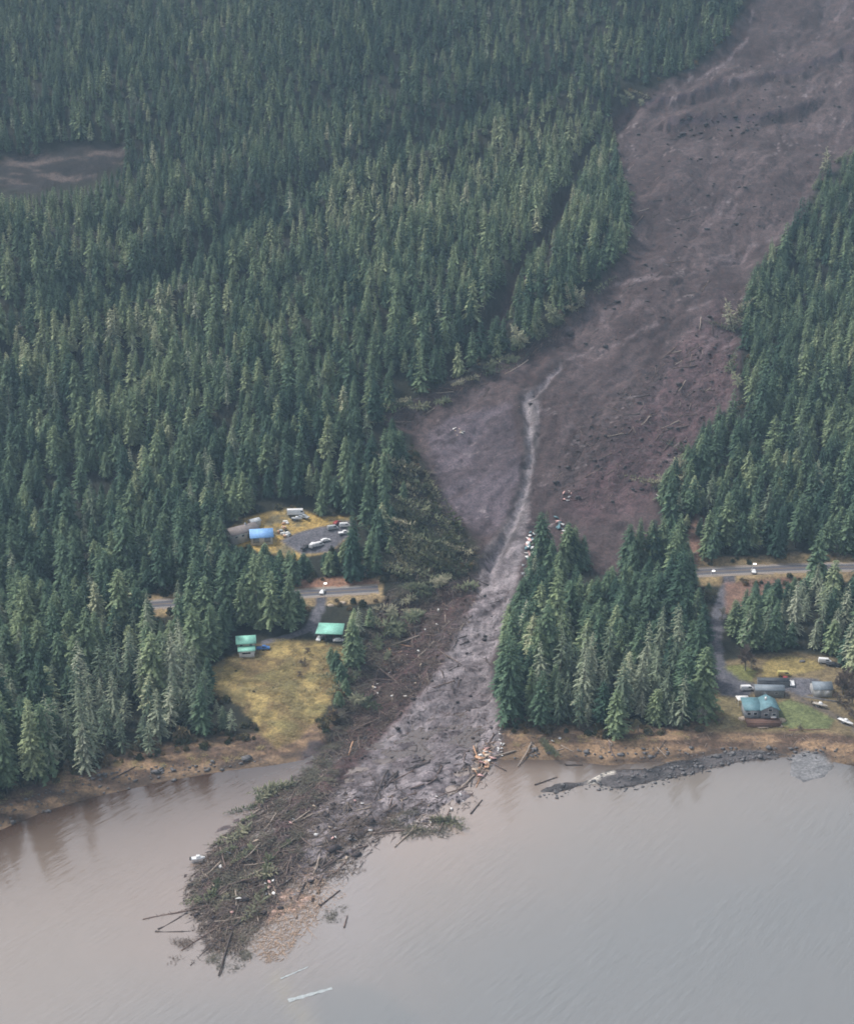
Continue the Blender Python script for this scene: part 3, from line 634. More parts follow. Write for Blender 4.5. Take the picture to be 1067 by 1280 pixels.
def instancer(name, P, idx, scl, rot, tn, coll):
    me = bpy.data.meshes.new(name); me.vertices.add(len(P)); me.vertices.foreach_set('co', np.asarray(P, np.float32).ravel())
    for nm, ty, v_ in (('idx', 'INT', idx), ('tone', 'FLOAT', tn)):
        a = me.attributes.new(nm, ty, 'POINT'); a.data.foreach_set('value', np.asarray(v_, np.int32 if ty == 'INT' else np.float32))
    for nm, v_ in (('scl', scl), ('rot', rot)):
        a = me.attributes.new(nm, 'FLOAT_VECTOR', 'POINT'); a.data.foreach_set('vector', np.asarray(v_, np.float32).ravel())
    o = link(name, me); g = bpy.data.node_groups.new(name, 'GeometryNodeTree')
    g.interface.new_socket('Geometry', in_out='INPUT', socket_type='NodeSocketGeometry'); g.interface.new_socket('Geometry', in_out='OUTPUT', socket_type='NodeSocketGeometry')
    gi = g.nodes.new('NodeGroupInput'); go = g.nodes.new('NodeGroupOutput'); ip = g.nodes.new('GeometryNodeInstanceOnPoints'); ci = g.nodes.new('GeometryNodeCollectionInfo')
    ci.inputs['Collection'].default_value = coll; ci.inputs['Separate Children'].default_value = True; ci.inputs['Reset Children'].default_value = True
    def na(nm, ty): n = g.nodes.new('GeometryNodeInputNamedAttribute'); n.data_type = ty; n.inputs['Name'].default_value = nm; return n.outputs[0]
    g.links.new(gi.outputs[0], ip.inputs['Points']); g.links.new(ci.outputs[0], ip.inputs['Instance']); ip.inputs['Pick Instance'].default_value = True
    g.links.new(na('idx', 'INT'), ip.inputs['Instance Index']); g.links.new(na('scl', 'FLOAT_VECTOR'), ip.inputs['Scale']); g.links.new(na('rot', 'FLOAT_VECTOR'), ip.inputs['Rotation'])
    g.links.new(ip.outputs[0], go.inputs[0]); m = o.modifiers.new('wood', 'NODES'); m.node_group = g
    return o
KALL = NEAR + FARK; COL_T = hidden_collection(KALL, 'kind')
rest = ~solo; n = rest.sum(); rx, ry, rz, rh = FX[rest], FY[rest], FZ[rest], FH[rest]; rp_ = is_pale[rest]; far = ry > 700
idx = np.where(far, np.where(rp_, 13, 9 + rng.integers(0, 4, n)), np.where(rp_, 6 + rng.integers(0, 3, n), rng.integers(0, 6, n)))
Hk = np.array([k_[2] for k_ in KALL])[idx]; s_ = rh / Hk; wsc = s_ ** np.interp(ry, [600, 900], [.6, 1.05]) * rng.uniform(.9, 1.18, n)
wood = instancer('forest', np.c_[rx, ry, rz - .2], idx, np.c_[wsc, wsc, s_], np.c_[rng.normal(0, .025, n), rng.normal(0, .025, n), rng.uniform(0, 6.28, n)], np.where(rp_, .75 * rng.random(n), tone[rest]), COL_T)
tag(wood, 'dense dark conifer forest covering the hillside on both sides of the landslide', 'forest', kind='stuff')
# ------------------------------------------------------------------ fallen trees, logs, brush
M_FALL = crown_mat('torn_needles', [(0, (.04, .055, .04)), (.35, (.085, .105, .07)), (.65, (.15, .17, .11)), (1, (.27, .26, .19))], (1.9, 1.8, 1.6))
M_WOODD = simple('wet_wood', (.075, .058, .054), .8, .4, 2); M_WOODM = simple('brown_wood', (.16, .115, .10), .85, .35, 2); M_WOODL = simple('bleached_wood', (.32, .26, .215), .85, .25, 2); M_WOODO = simple('fresh_split_wood', (.50, .30, .19), .85, .3, 2)
FALLK = []
for sd_, H_, R_ in ((41, 22, 3.4), (42, 18, 3.6), (43, 25, 3.2), (44, 15, 3.0)):
    cr, tr = conifer(sd_, H_, R_, .1, .8, 6, .2, thin=.35, power=.55, wlf=.26); cr.materials.clear(); cr.materials.append(M_FALL); FALLK.append((cr, tr, H_, R_))
def px_in(poly, n, g=rng):
    P = np.array(poly, float); lo, hi = P.min(0), P.max(0); out = []
    while len(out) < n:
        q = g.uniform(lo, hi, (n * 3, 2)); q = q[sdist(q[:, 0], q[:, 1], poly) > 0]; out += list(q)
    return np.array(out[:n])
def heading(p, q):
    """compass heading on the ground of the direction from pixel p to pixel q"""
    a, b = at(*p), at(*q); return math.atan2(b.y - a.y, b.x - a.x)
def toppled(px_, py_, head, tilt, kind, h, desc, place):
    cr, tr, H_, R_ = FALLK[kind]; p = at(px_, py_); e = bpy.data.objects.new('fallen_tree', None); C.objects.link(e); e.location = (p.x, p.y, p.z + .25); s_ = h / H_
    e.rotation_mode = 'QUATERNION'; dirv = Vector((math.cos(head) * math.sin(tilt), math.sin(head) * math.sin(tilt), math.cos(tilt)))
    e.rotation_quaternion = dirv.to_track_quat('Z', 'Y') @ Matrix.Rotation(random.uniform(0, 6.28), 3, 'Z').to_quaternion(); e.scale = (s_ * .9, s_ * .9, s_)
    c_ = link('crown', cr, e); c_['tone'] = random.uniform(.3, 1.0); link('trunk', tr, e); tag(e, None, 'fallen tree'); later(e, px_, desc, place)
for poly, n, aim, spread, place, tl in (
  ([(520,560),(560,650),(596,690),(602,722),(560,738),(505,732),(500,700),(510,640)], 62, (-60, -22), .45, 'in the pile of trees above the road', (1.0, 1.42)),
  ([(600,700),(604,735),(540,750),(520,738)], 8, (-30, 30), .5, 'at the lower end of the toppled pile', (1.2, 1.5)),
  ([(478,742),(560,742),(520,790),(470,840),(440,880),(430,860),(455,800)], 20, (-50, 45), .5, 'on the dark slide edge by the carport', (1.1, 1.5)),
  ([(820,600),(868,552),(880,560),(868,640),(840,650)], 14, (-40, 38), .5, 'at the right edge of the scar', (1.1, 1.45)),
  ([(470,520),(535,492),(600,470),(610,480),(545,510),(490,535)], 9, (-60, 25), .3, 'along the bend of the left scar edge', (1.4, 1.55)),
  ([(585,455),(640,440),(645,452),(600,475)], 6, (30, 30), .8, 'at the grey-green clump by the bend', (.9, 1.4)),
  ([(776,118),(812,108),(815,125),(780,142)], 6, (-40, 30), .8, 'at the top corner of the scar', (1.0, 1.4)),
  ([(330,990),(380,960),(400,975),(340,1030),(280,1070)], 9, (-60, 35), .35, 'on the landward side of the debris raft', (1.42, 1.54)),
  ([(255,1090),(345,1030),(375,1045),(330,1130),(262,1130)], 9, (-50, 45), .3, 'in the green heart of the debris raft', (1.45, 1.54)),
  ([(500,1020),(545,1018),(555,1036),(510,1040)], 4, (50, 5), .4, 'on the brushy point right of the raft', (1.4, 1.52)),
  ([(925,345),(935,350),(922,400),(925,490),(905,500),(910,400)], 12, (30, 30), 1.3, 'on the right rim of the scar', (.25, 1.3)),
  ([(640,436),(700,400),(742,355),(748,362),(706,410),(645,446)], 14, (-40, 20), 1.0, 'on the left rim of the middle scar', (.3, 1.4)),
  ([(772,210),(780,208),(794,268),(788,310),(780,305)], 7, (-40, 20), 1.0, 'on the left rim of the upper scar', (.3, 1.4)),
  ([(1000,262),(1012,225),(1050,195),(1056,200),(1018,232),(1006,268)], 7, (40, 20), 1.0, 'on the right rim of the upper scar', (.3, 1.4)),
  ([(672,925),(690,920),(695,930),(680,935)], 2, (5, 18), .4, 'fallen over the bank onto the beach', (1.35, 1.5))):
    for x_, y_ in px_in(poly, n):
        hd = heading((x_, y_), (x_ + aim[0], y_ + aim[1])) + random.gauss(0, spread)
        kd = random.randrange(4); hh = random.uniform(11, 21) if n < 20 or 'carport' in place else random.uniform(16, 27)
        if 'raft' in place: hh *= .8
        toppled(x_, y_, hd, random.uniform(*tl), kd, hh, ('long ' if hh > 16 else 'short ') + ['toppled conifer with green branches', 'toppled bushy conifer', 'toppled thin conifer', 'toppled broken conifer'][kd], place)

def log_mesh(seed, L, r, roots):
    g = np.random.default_rng(seed); n = 7; xs = np.linspace(0, L, n); off = np.cumsum(g.normal(0, L * .008, (n, 2)), 0); rr = r * np.linspace(1.1, .55, n)
    segs = [[xs[i], *off[i], xs[i + 1], *off[i + 1], rr[i], rr[i + 1]] for i in range(n - 1)]
    for _ in range(int(3 + L * .35)):
        a = g.uniform(0, 6.28); x0 = g.uniform(.1, .95) * L; l = g.uniform(.4, 1.6); segs.append([x0, 0, 0, x0 + l * .5, math.cos(a) * l, math.sin(a) * l, r * .25, r * .08])
    V_, F_ = tubes(segs, 7); c0 = len(V_); V_ = np.r_[V_, [[0, *off[0]]], [[L, *off[-1]]]]
    tri = np.array([[c0, (i + 1) % 7, i] for i in range(7)] + [[c0 + 1, (n - 2) * 14 + 7 + i, (n - 2) * 14 + 7 + (i + 1) % 7] for i in range(7)])
    return V_, [F_, tri]
def root_mesh(seed, r):
    g = np.random.default_rng(seed); segs = []
    for _ in range(12):
        a = g.uniform(0, 6.28); l = r * g.uniform(2.2, 4.5); segs.append([.1, 0, 0, -g.uniform(0, .8), math.cos(a) * l, math.sin(a) * l, r * .5, r * .08])
    return tubes(segs, 5)
LOGK = {}
for mi_, (mn, mt) in enumerate((('dark', M_WOODD), ('brown', M_WOODM), ('bleached', M_WOODL), ('orange', M_WOODO))):
    for li, (L_, r_) in enumerate(((6, .24), (10, .28), (15, .32), (20, .36))):
        v_, f_ = log_mesh(li * 7 + mi_, L_, r_, 0); rv, rf = root_mesh(li + 50, r_); LOGK[(mn, li)] = (mesh_np('log', v_, f_, mt, smooth=False), mesh_np('root_wad', rv, rf, mt))
nlog = 0
def put_log(x_, y_, hd, col_, li, place, water=False):
    global nlog
    p = at(x_, y_); L_ = (6, 10, 15, 20)[li]; q = p + Vector((math.cos(hd), math.sin(hd), 0)) * L_; zq = max(float(hgt(q.x, q.y)), 0.0)
    lg, rt = LOGK[(col_, li)]; e = bpy.data.objects.new('log', None); C.objects.link(e); e.location = (p.x, p.y, max(p.z, 0) + .22)
    dv = Vector((q.x - p.x, q.y - p.y, zq - max(p.z, 0))); e.rotation_mode = 'QUATERNION'; e.rotation_quaternion = dv.to_track_quat('X', 'Z')
    link('stem', lg, e)
    hasr = random.random() < .4
    if hasr: link('root_wad', rt, e)
    nm = {'dark': 'dark', 'brown': 'brown', 'bleached': 'bleached', 'orange': 'peeled orange'}[col_]
    dirn = 'aimed uphill' if abs(math.sin(hd)) > .7 else 'crosswise'
    tag(e, None, 'log'); later(e, x_, ['short ', 'medium ', 'long ', 'very long '][li] + nm + (' rooted log ' if hasr else ' log ') + dirn, place); nlog += 1
def at_free(x_, y_): return at(x_, y_)
for poly, n, aim, spread, wts, place in (
  ([(228,1105),(300,1035),(350,985),(400,960),(430,1010),(360,1080),(330,1150),(262,1190)], 46, (-60, 50), .5, (.25, .4, .35, 0), 'on the left half of the debris raft'),
  ([(400,1010),(470,990),(530,1000),(520,1046),(440,1095),(380,1120),(350,1090)], 34, (-60, 35), .6, (.35, .35, .3, 0), 'on the right half of the debris raft'),
  ([(450,970),(620,900),(625,950),(560,1035),(470,1000)], 22, (-60, 40), .5, (.6, .3, .1, 0), 'on the grey mud near the shoreline'),
  ([(490,760),(580,750),(560,800),(500,880),(440,930),(430,900),(460,820)], 52, (-30, 60), .7, (.2, .5, .25, .05), 'in the red-brown timber tangle'),
  ([(590,720),(640,730),(600,850),(545,860)], 14, (-30, 60), .6, (.7, .25, .05, 0), 'on grey mud below the road line'),
  ([(860,400),(915,380),(915,480),(860,540),(800,590),(740,600),(800,500)], 42, (-60, 45), .5, (.35, .4, .25, 0), 'in the brown right side of the scar'),
  ([(800,150),(960,160),(980,260),(860,380),(720,440),(690,480),(720,430),(790,330)], 26, (-50, 28), .6, (.7, .25, .05, 0), 'on the upper scar'),
  ([(480,520),(600,470),(650,450),(700,410),(705,425),(600,490),(500,535)], 20, (-60, 30), .3, (.3, .4, .3, 0), 'along the left scar edge'),
  ([(580,935),(620,915),(625,950),(600,1005),(585,1015)], 14, (-30, 60), .4, (.2, .3, .2, .3), 'at the mud edge by the right beach'),
  ([(640,905),(700,925),(860,925),(860,940),(640,940)], 10, (-50, 30), 1.2, (.4, .3, .3, 0), 'on the right beach')):
    for x_, y_ in px_in(poly, n):
        hd = heading((x_, y_), (x_ + aim[0] * .3, y_ + aim[1] * .3)) + random.gauss(0, spread)
        put_log(x_, y_, hd, random.choices(['dark', 'brown', 'bleached', 'orange'], wts)[0], random.choices([0, 1, 2, 3], (.4, .35, .18, .07) if 'upper' not in place else (.4, .4, .2, 0))[0], place)
for (x0, y0), (x1, y1), c_, li, pl in (((198,1162),(236,1140), 'dark', 2, 'floating alone left of the raft'), ((194,1165),(240,1164), 'dark', 2, 'floating alone left of the raft'), ((274,1120),(305,1100), 'bleached', 1, 'across the green brush of the raft'),
     ((400,1133),(424,1114), 'dark', 1, 'sticking out of the pulp patch'), ((398,1085),(445,1058), 'dark', 2, 'at the open-water side of the raft'), ((430,1160),(436,1140), 'brown', 0, 'floating right of the pulp patch'),
     ((668,982),(692,973), 'dark', 1, 'floating off the gravel spit'), ((140,975),(163,962), 'dark', 1, 'on the left beach'), ((588,1018),(604,998), 'dark', 1, 'at the tip of the mud edge'), ((818,945),(832,925), 'dark', 1, 'hanging over the right bank'), ((707,957),(722,957), 'dark', 0, 'floating behind the gravel spit')):
    put_log(x0, y0, heading((x0, y0), (x1, y1)), c_, li, pl)
print('logs', nlog)

# uncountable sticks and brush
def sticks(name, zones, mat, label, seed, h0=.1):
    g = np.random.default_rng(seed); rows = []
    for poly, n, aim, spread, lm in zones:
        P_ = px_in(poly, n, g); cx_, cy_ = P_.mean(0); hd0 = heading((cx_, cy_), (cx_ + aim[0] * .2, cy_ + aim[1] * .2))
        d = np.stack([(P_[:, 0] - PW / 2) / FPX, CP - (P_[:, 1] - PH / 2) / FPX * SP, -SP - (P_[:, 1] - PH / 2) / FPX * CP], -1)
        t = np.full(n, 300.)
        lo = np.full(n, 250.); 
        for _ in range(700):
            pt = d * t[:, None]; pt[:, 2] += CAM_H; below = pt[:, 2] < np.maximum(hgt(pt[:, 0], pt[:, 1]), 0); t = np.where(below, t, t + 1.5)
            if below.all(): break
        lo_, hi_ = t - 1.5, t.copy()
        for _ in range(8):
            mid = (lo_ + hi_) / 2; pt = d * mid[:, None]; pt[:, 2] += CAM_H; bl = pt[:, 2] < np.maximum(hgt(pt[:, 0], pt[:, 1]), 0); hi_ = np.where(bl, mid, hi_); lo_ = np.where(bl, lo_, mid)
        t = hi_
        pt = d * t[:, None]; x, y = pt[:, 0], pt[:, 1]; z = np.maximum(hgt(x, y), 0) + g.uniform(0, h0, n)
        hd = hd0 + g.normal(0, spread, n); L_ = lm * g.lognormal(0, .5, n); x2, y2 = x + np.cos(hd) * L_, y + np.sin(hd) * L_; z2 = np.maximum(hgt(x2, y2), 0) + g.uniform(0, .25 * lm ** .7, n)
        r = g.uniform(.05, .13, n); rows.append(np.stack([x, y, z, x2, y2, z2, r, r * .4], -1))
    v_, f_ = tubes(np.concatenate(rows), 3)
    return tag(link(name, mesh_np(name, v_, f_, mat)), label, 'debris', kind='stuff')
ZR = [(230,1110),(270,1050),(350,990),(400,955),(450,1000),(480,1040),(440,1090),(400,1110),(345,1150),(300,1195),(262,1185)]
ZR1 = [(230,1110),(270,1050),(350,990),(385,965),(412,1000),(385,1060),(350,1125),(300,1195),(262,1185)]
ZR2 = [(400,955),(450,960),(560,1000),(540,1040),(480,1050),(440,1095),(400,1110),(370,1110),(400,1050),(412,1000)]
ZT = [(480,745),(600,735),(575,790),(540,850),(490,905),(440,950),(395,960),(425,900),(455,820)]
ZF = [(560,965),(400,950),(500,880),(560,800),(600,720),(640,740),(612,830),(628,905),(626,950),(590,1010),(480,1045)]
ZS = [(930,340),(940,380),(915,480),(870,545),(820,610),(760,640),(690,620),(700,560),(760,500),(860,420)]
ZU = [(810,120),(1000,60),(1060,150),(960,300),(880,380),(700,470),(650,520),(640,470),(700,420),(790,320),(780,200)]
ZE = [(455,522),(535,488),(640,440),(705,404),(740,360),(745,372),(700,425),(600,480),(545,505),(520,540),(500,535)]
ZP = [(515,550),(540,590),(560,640),(600,680),(604,735),(530,760),(480,745),(500,700),(500,620)]
sticks('dark_branch_litter', [(ZR1, 1900, (-60, 50), .7, 2.2), (ZR2, 700, (-60, 50), .6, 2.6), (ZT, 2600, (-40, 60), .9, 2.4), (ZF, 700, (-50, 50), .6, 2.2), (ZS, 1300, (-60, 45), .5, 2.6), (ZU, 420, (-60, 40), .6, 2.6), (ZE, 900, (-60, 30), .4, 2.6), (ZP, 900, (-60, 20), .9, 2.8)], M_WOODD, 'dark wet branches and splinters strewn over mud and raft', 5, .25)
sticks('brown_branch_litter', [(ZR1, 2400, (-60, 50), .8, 1.8), (ZR2, 500, (-60, 50), .7, 2.0), (ZT, 3000, (-40, 60), .9, 2.2), (ZF, 260, (-50, 50), .6, 1.6), (ZS, 1100, (-60, 45), .6, 2.2), (ZE, 500, (-60, 30), .5, 2.4), (ZP, 500, (-60, 20), .9, 2.6)], M_WOODM, 'brown branches and bark scattered through the slide debris', 6, .35)
sticks('pale_branch_litter', [(ZR, 2400, (-60, 50), .8, 2.2), (ZT, 700, (-40, 60), 1.2, 2.2), (ZS, 240, (-60, 45), .8, 1.8), (ZU, 60, (-60, 40), .8, 1.8), (ZF, 80, (-50, 50), .8, 1.0), (ZP, 120, (-60, 20), .9, 2.6), ([(640,912),(860,915),(1060,920),(1060,935),(860,930),(640,935)], 90, (50, 10), 1.2, 1.6)], M_WOODL, 'bleached splinters scattered through the slide debris', 7, .45)
sticks('orange_splinters', [([(318,1190),(345,1140),(385,1085),(412,1105),(395,1150),(365,1185),(335,1204)], 900, (-50, 50), 1.0, 1.3), ([(330,1120),(380,1070),(420,1085),(440,1110),(390,1170),(350,1205),(310,1205)], 420, (-50, 50), 1.3, 1.1), ([(590,960),(600,930),(618,925),(615,945),(600,975)], 160, (-30, 50), 1.0, 1.2), ([(590,700),(600,735),(560,745),(540,735)], 60, (-30, 50), 1.0, 1.4)], simple('peach_split_wood', (.50, .36, .27), .85, .35, 2), 'peach splintered wood pulp floating at the raft tip', 8, .3)
# torn needle brush
def brush(name, zones, label, seed, mat):
    g = np.random.default_rng(seed); Vs = []; tips = []
    for poly, n, sz in zones:
        P_ = px_in(poly, n, g); P_ = P_[fbm(P_[:, 0] / 9, P_[:, 1] / 6, 300 + seed) > .55]
        for x_, y_ in P_:
            p = at_z(x_, y_, .8) if y_ > 900 else np.array(at(x_, y_)); z0 = max(float(hgt(p[0], p[1])), 0); m = 34
            c = np.stack([p[0] + g.normal(0, sz * 1.2, m), p[1] + g.normal(0, sz * 1.2, m), z0 + np.abs(g.normal(0, .32 * sz, m))], -1)
            a = g.uniform(0, 6.28, m); l = sz * g.uniform(.5, 1.5, m); dv = np.stack([np.cos(a) * l, np.sin(a) * l, g.uniform(-.1, .35, m) * l], -1); sv = np.stack([-np.sin(a), np.cos(a), 0 * a], -1) * (l * .10)[:, None]
            Vs.append(np.stack([c - sv, c + sv, c + dv], 1).reshape(-1, 3)); tips.append(np.full(m * 3, g.uniform(0, .8)))
    V_ = np.concatenate(Vs); return tag(link(name, mesh_np(name, V_, np.arange(len(V_)).reshape(-1, 3), mat, {'tip': np.concatenate(tips)})), label, 'brush', kind='stuff')
def brush_mat(nm, a, b):
    k = NB(nm); tp = k.n('ShaderNodeAttribute', attribute_name='tip'); tc = k.n('ShaderNodeTexCoord'); n = k.noise(.12, 4, tc.outputs['Object']); f = k.math('ADD', tp.outputs['Fac'], n); f = k.math('MULTIPLY', f, .6)
    k.l(k.ramp(f, [(.15, a), (.8, b)]), k.b.inputs['Base Color']); k.b.inputs['Roughness'].default_value = .85; k.b.inputs['Specular IOR Level'].default_value = .15; return k.m
M_BRG = brush_mat('torn_green_brush', (.055, .05, .042), (.135, .125, .095)); M_BRB = brush_mat('brown_brush', (.05, .038, .034), (.15, .115, .095))
brush('green_brush', [([(236,1125),(258,1080),(300,1045),(330,1030),(385,1035),(375,1070),(330,1110),(290,1130),(250,1140)], 210, 1.3), ([(330,1030),(372,965),(420,950),(410,985),(370,1020)], 150, 1.3), ([(262,1192),(285,1182),(312,1190),(300,1208),(265,1207)], 60, .9), ([(480,1022),(520,1012),(555,1022),(562,1042),(510,1044)], 80, 1.2), ([(280,1140),(330,1120),(330,1165),(285,1180)], 60, 1.0), (ZP, 260, 1.6), ([(450,790),(500,735),(540,745),(480,830),(430,900),(415,900)], 260, 1.6), ([(405,1135),(430,1125),(432,1150),(410,1150)], 16, .8), ([(375,975),(440,870),(450,880),(400,975)], 110, 1.3)], 'grey-green torn conifer boughs matted over the raft and slide edge', 11, M_BRG)
brush('brown_brush', [(ZR1, 240, 1.1), (ZR2, 60, 1.0), (ZT, 420, 1.3), ([(620,905),(700,915),(690,930),(630,935)], 60, 1.2), ([(400,1060),(450,1020),(500,1010),(470,1045)], 90, 1.2), ([(190,1185),(235,1160),(250,1180),(215,1200)], 26, .9)], 'brown roots and bark matted through the slide debris', 12, M_BRB)
M_TUS = brush_mat('golden_tussocks', (.16, .125, .06), (.36, .30, .15)); brush('tall_grass', [(MEADOW, 900, .9), ([(0,1000),(120,962),(330,938),(330,945),(120,972),(0,1012)], 160, .7), ([(640,925),(860,922),(860,930),(640,934)], 60, .7), ([(885,905),(1060,916),(1060,922),(885,914)], 60, .6)], 'golden dead grass tussocks on the meadow and upper beach', 13, M_TUS)
# clods and stones
def clods(name, zones, mat, label, seed):
    g = np.random.default_rng(seed); Vs, Fs, o = [], [], 0
    base = np.array([[1,0,0],[-1,0,0],[0,1,0],[0,-1,0],[0,0,1],[0,0,-1],[.7,.7,.3],[-.7,.7,.3],[.7,-.7,.3],[-.7,-.7,.3]]); tri = np.array([[4,0,6],[4,6,2],[4,2,7],[4,7,1],[4,1,9],[4,9,3],[4,3,8],[4,8,0],[5,6,0],[5,2,6],[5,7,2],[5,1,7],[5,9,1],[5,3,9],[5,8,3],[5,0,8]])
    for poly, n, sz in zones:
        for x_, y_ in px_in(poly, n, g):
            p = at(x_, y_); s = sz * g.lognormal(0, .5); v = base * g.uniform(.6, 1.3, (10, 3)) * np.array([1.3, 1, .7]) * s; a = g.uniform(0, 6.28); v = np.c_[v[:, 0] * math.cos(a) - v[:, 1] * math.sin(a), v[:, 0] * math.sin(a) + v[:, 1] * math.cos(a), v[:, 2]]
            Vs.append(v + np.array(p) + [0, 0, s * .2]); Fs.append(tri + o); o += 10
    return tag(link(name, mesh_np(name, np.concatenate(Vs), np.concatenate(Fs), mat)), label, 'clods', kind='stuff')
M_CLOD = simple('dark_clod', (.055, .045, .048), .9, .4, 1); M_STONE = simple('grey_stone', (.14, .135, .14), .9, .35, 1)
clods('earth_clods', [(ZU, 260, .55), (ZF, 90, .4), (ZS, 200, .6), (ZR, 120, .6), ([(840,150),(980,140),(960,170),(850,175)], 60, .9), ([(225,1120),(245,1100),(255,1150),(235,1160)], 20, .35)], M_CLOD, 'dark clods of earth scattered on the mud', 21)
clods('shore_stones', [(SPIT, 420, .28), ([(0,1005),(120,965),(300,945),(330,955),(120,995),(0,1035)], 200, .35), ([(640,935),(860,935),(1060,935),(1060,950),(860,948),(640,948)], 180, .4)], M_STONE, 'grey stones along the tideline and gravel spit', 22)
# ------------------------------------------------------------------ buildings
def box(Vs, Fs, x0, x1, y0, y1, z0, z1, M=None):
    o = sum(len(v) for v in Vs); v = np.array([[x, y, z] for x in (x0, x1) for y in (y0, y1) for z in (z0, z1)], float); Vs.append(v if M is None else v @ M)
    Fs.append(np.array([[0, 1, 3, 2], [4, 6, 7, 5], [0, 4, 5, 1], [2, 3, 7, 6], [0, 2, 6, 4], [1, 5, 7, 3]]) + o)
def boxes(name, bs, mat, parent=None, bevel=0):
    Vs, Fs = [], []
    for b in bs: box(Vs, Fs, *b)
    o = link(name, mesh_np(name, np.concatenate(Vs), np.concatenate(Fs), mat), parent)
    if bevel: m = o.modifiers.new('b', 'BEVEL'); m.width = bevel; m.segments = 2
    return o
def root(name, p, yaw): e = bpy.data.objects.new(name, None); C.objects.link(e); e.location = p; e.rotation_euler = (0, 0, yaw); return e
def roofmat(name, col, metal=0, pitch=.45, rough=.5):
    k = NB(name); tc = k.n('ShaderNodeTexCoord'); wv = k.n('ShaderNodeTexWave', i_Scale=2.2, i_Distortion=0.0); wv.bands_direction = 'X'; k.l(tc.outputs['Object'], wv.inputs['Vector']); n = k.noise(.8, 4, tc.outputs['Object'])
    c = k.ramp(n, [(.3, tuple(q * .82 for q in col)), (.7, tuple(min(1, q * 1.15) for q in col))]); k.l(c, k.b.inputs['Base Color']); k.b.inputs['Roughness'].default_value = rough; k.b.inputs['Metallic'].default_value = metal; k.bump(wv.outputs['Fac'], .5, .06); return k.m
MW = simple('white_siding', (.72, .71, .70), .7, .1, .8, bump=.02); MCR = simple('cream_siding', (.55, .50, .42), .7, .12, .8); MBR = simple('brown_boards', (.16, .09, .07), .8, .3, 2, bump=.03); MGR = simple('grey_siding', (.28, .29, .31), .8, .15, 1)
R_TEAL = roofmat('teal_roofing', lin(150, 215, 195)); R_DTEAL = roofmat('grey_teal_roofing', lin(105, 142, 152)); R_BRN = roofmat('brown_shingles', lin(140, 130, 128), rough=.85); R_BLUE = roofmat('blue_roofing', lin(135, 185, 245)); R_WHT = roofmat('white_roofing', (.70, .72, .74)); R_GREY = roofmat('grey_roofing', lin(128, 138, 148)); R_DARK = roofmat('dark_roofing', lin(70, 76, 84))
k = NB('window_glass'); k.b.inputs['Base Color'].default_value = (.03, .035, .045, 1); k.b.inputs['Roughness'].default_value = .12; MGL = k.m
MDARK = simple('dark_opening', (.02, .02, .02), .9, .2, 1); MTRIM = simple('white_trim', (.75, .74, .72), .6, .08, 1)
def gable_walls(name, w_, d_, h, rh, mat, parent):
    x, y = w_ / 2, d_ / 2; V_ = np.array([[-x, -y, -1.8], [x, -y, -1.8], [x, y, -1.8], [-x, y, -1.8], [-x, -y, h], [x, -y, h], [x, y, h], [-x, y, h], [-x, 0, h + rh], [x, 0, h + rh]])
    me = mesh_np(name, V_, [np.array([[0, 1, 5, 4], [2, 3, 7, 6], [0, 3, 2, 1]]), np.array([[1, 2, 6, 9, 5]]), np.array([[3, 0, 4, 8, 7]])], mat); return link(name, me, parent)
def gable_roof(w_, d_, h, rh, mat, parent, oh=.55, th=.22, name='roof'):
    x = w_ / 2 + oh; y = d_ / 2; k_ = rh / y; ye = y + oh; ze = h - oh * k_; V_ = []
    for xx in (-x, x): V_ += [[xx, -ye, ze + .03], [xx, 0, h + rh + .03], [xx, ye, ze + .03], [xx, -ye, ze + th], [xx, 0, h + rh + th], [xx, ye, ze + th]]
    F_ = [[0, 1, 4, 3], [1, 2, 5, 4], [6, 9, 10, 7], [7, 10, 11, 8], [3, 4, 10, 9], [4, 5, 11, 10], [0, 6, 7, 1], [1, 7, 8, 2], [0, 3, 9, 6], [2, 8, 11, 5]]
    return link(name, mesh_np(name, V_, np.array(F_), mat), parent)
def window(par, side, u, z, ww, wh, W_, D_):
    """side: f(-y) b l(-x) r"""
    if side in 'fb': s = -1 if side == 'f' else 1; y = s * D_ / 2; b = lambda a0, a1, z0, z1, o0, o1: (u + a0, u + a1, min(y + s * o0, y + s * o1), max(y + s * o0, y + s * o1), z + z0, z + z1)
    else: s = -1 if side == 'l' else 1; x = s * W_ / 2; b = lambda a0, a1, z0, z1, o0, o1: (min(x + s * o0, x + s * o1), max(x + s * o0, x + s * o1), u + a0, u + a1, z + z0, z + z1)
    h2 = wh / 2; w2 = ww / 2; f = .09
    fr = boxes('window', [b(-w2, w2, h2 - f, h2, -.03, .07), b(-w2, w2, -h2, -h2 + f, -.03, .07), b(-w2, -w2 + f, -h2 + f + .003, h2 - f - .003, -.03, .07), b(w2 - f, w2, -h2 + f + .003, h2 - f - .003, -.03, .07)], MTRIM, par)
    boxes('pane', [b(-w2 + f + .003, w2 - f - .003, -h2 + f + .003, h2 - f - .003, -.02, .03)], MGL, fr)
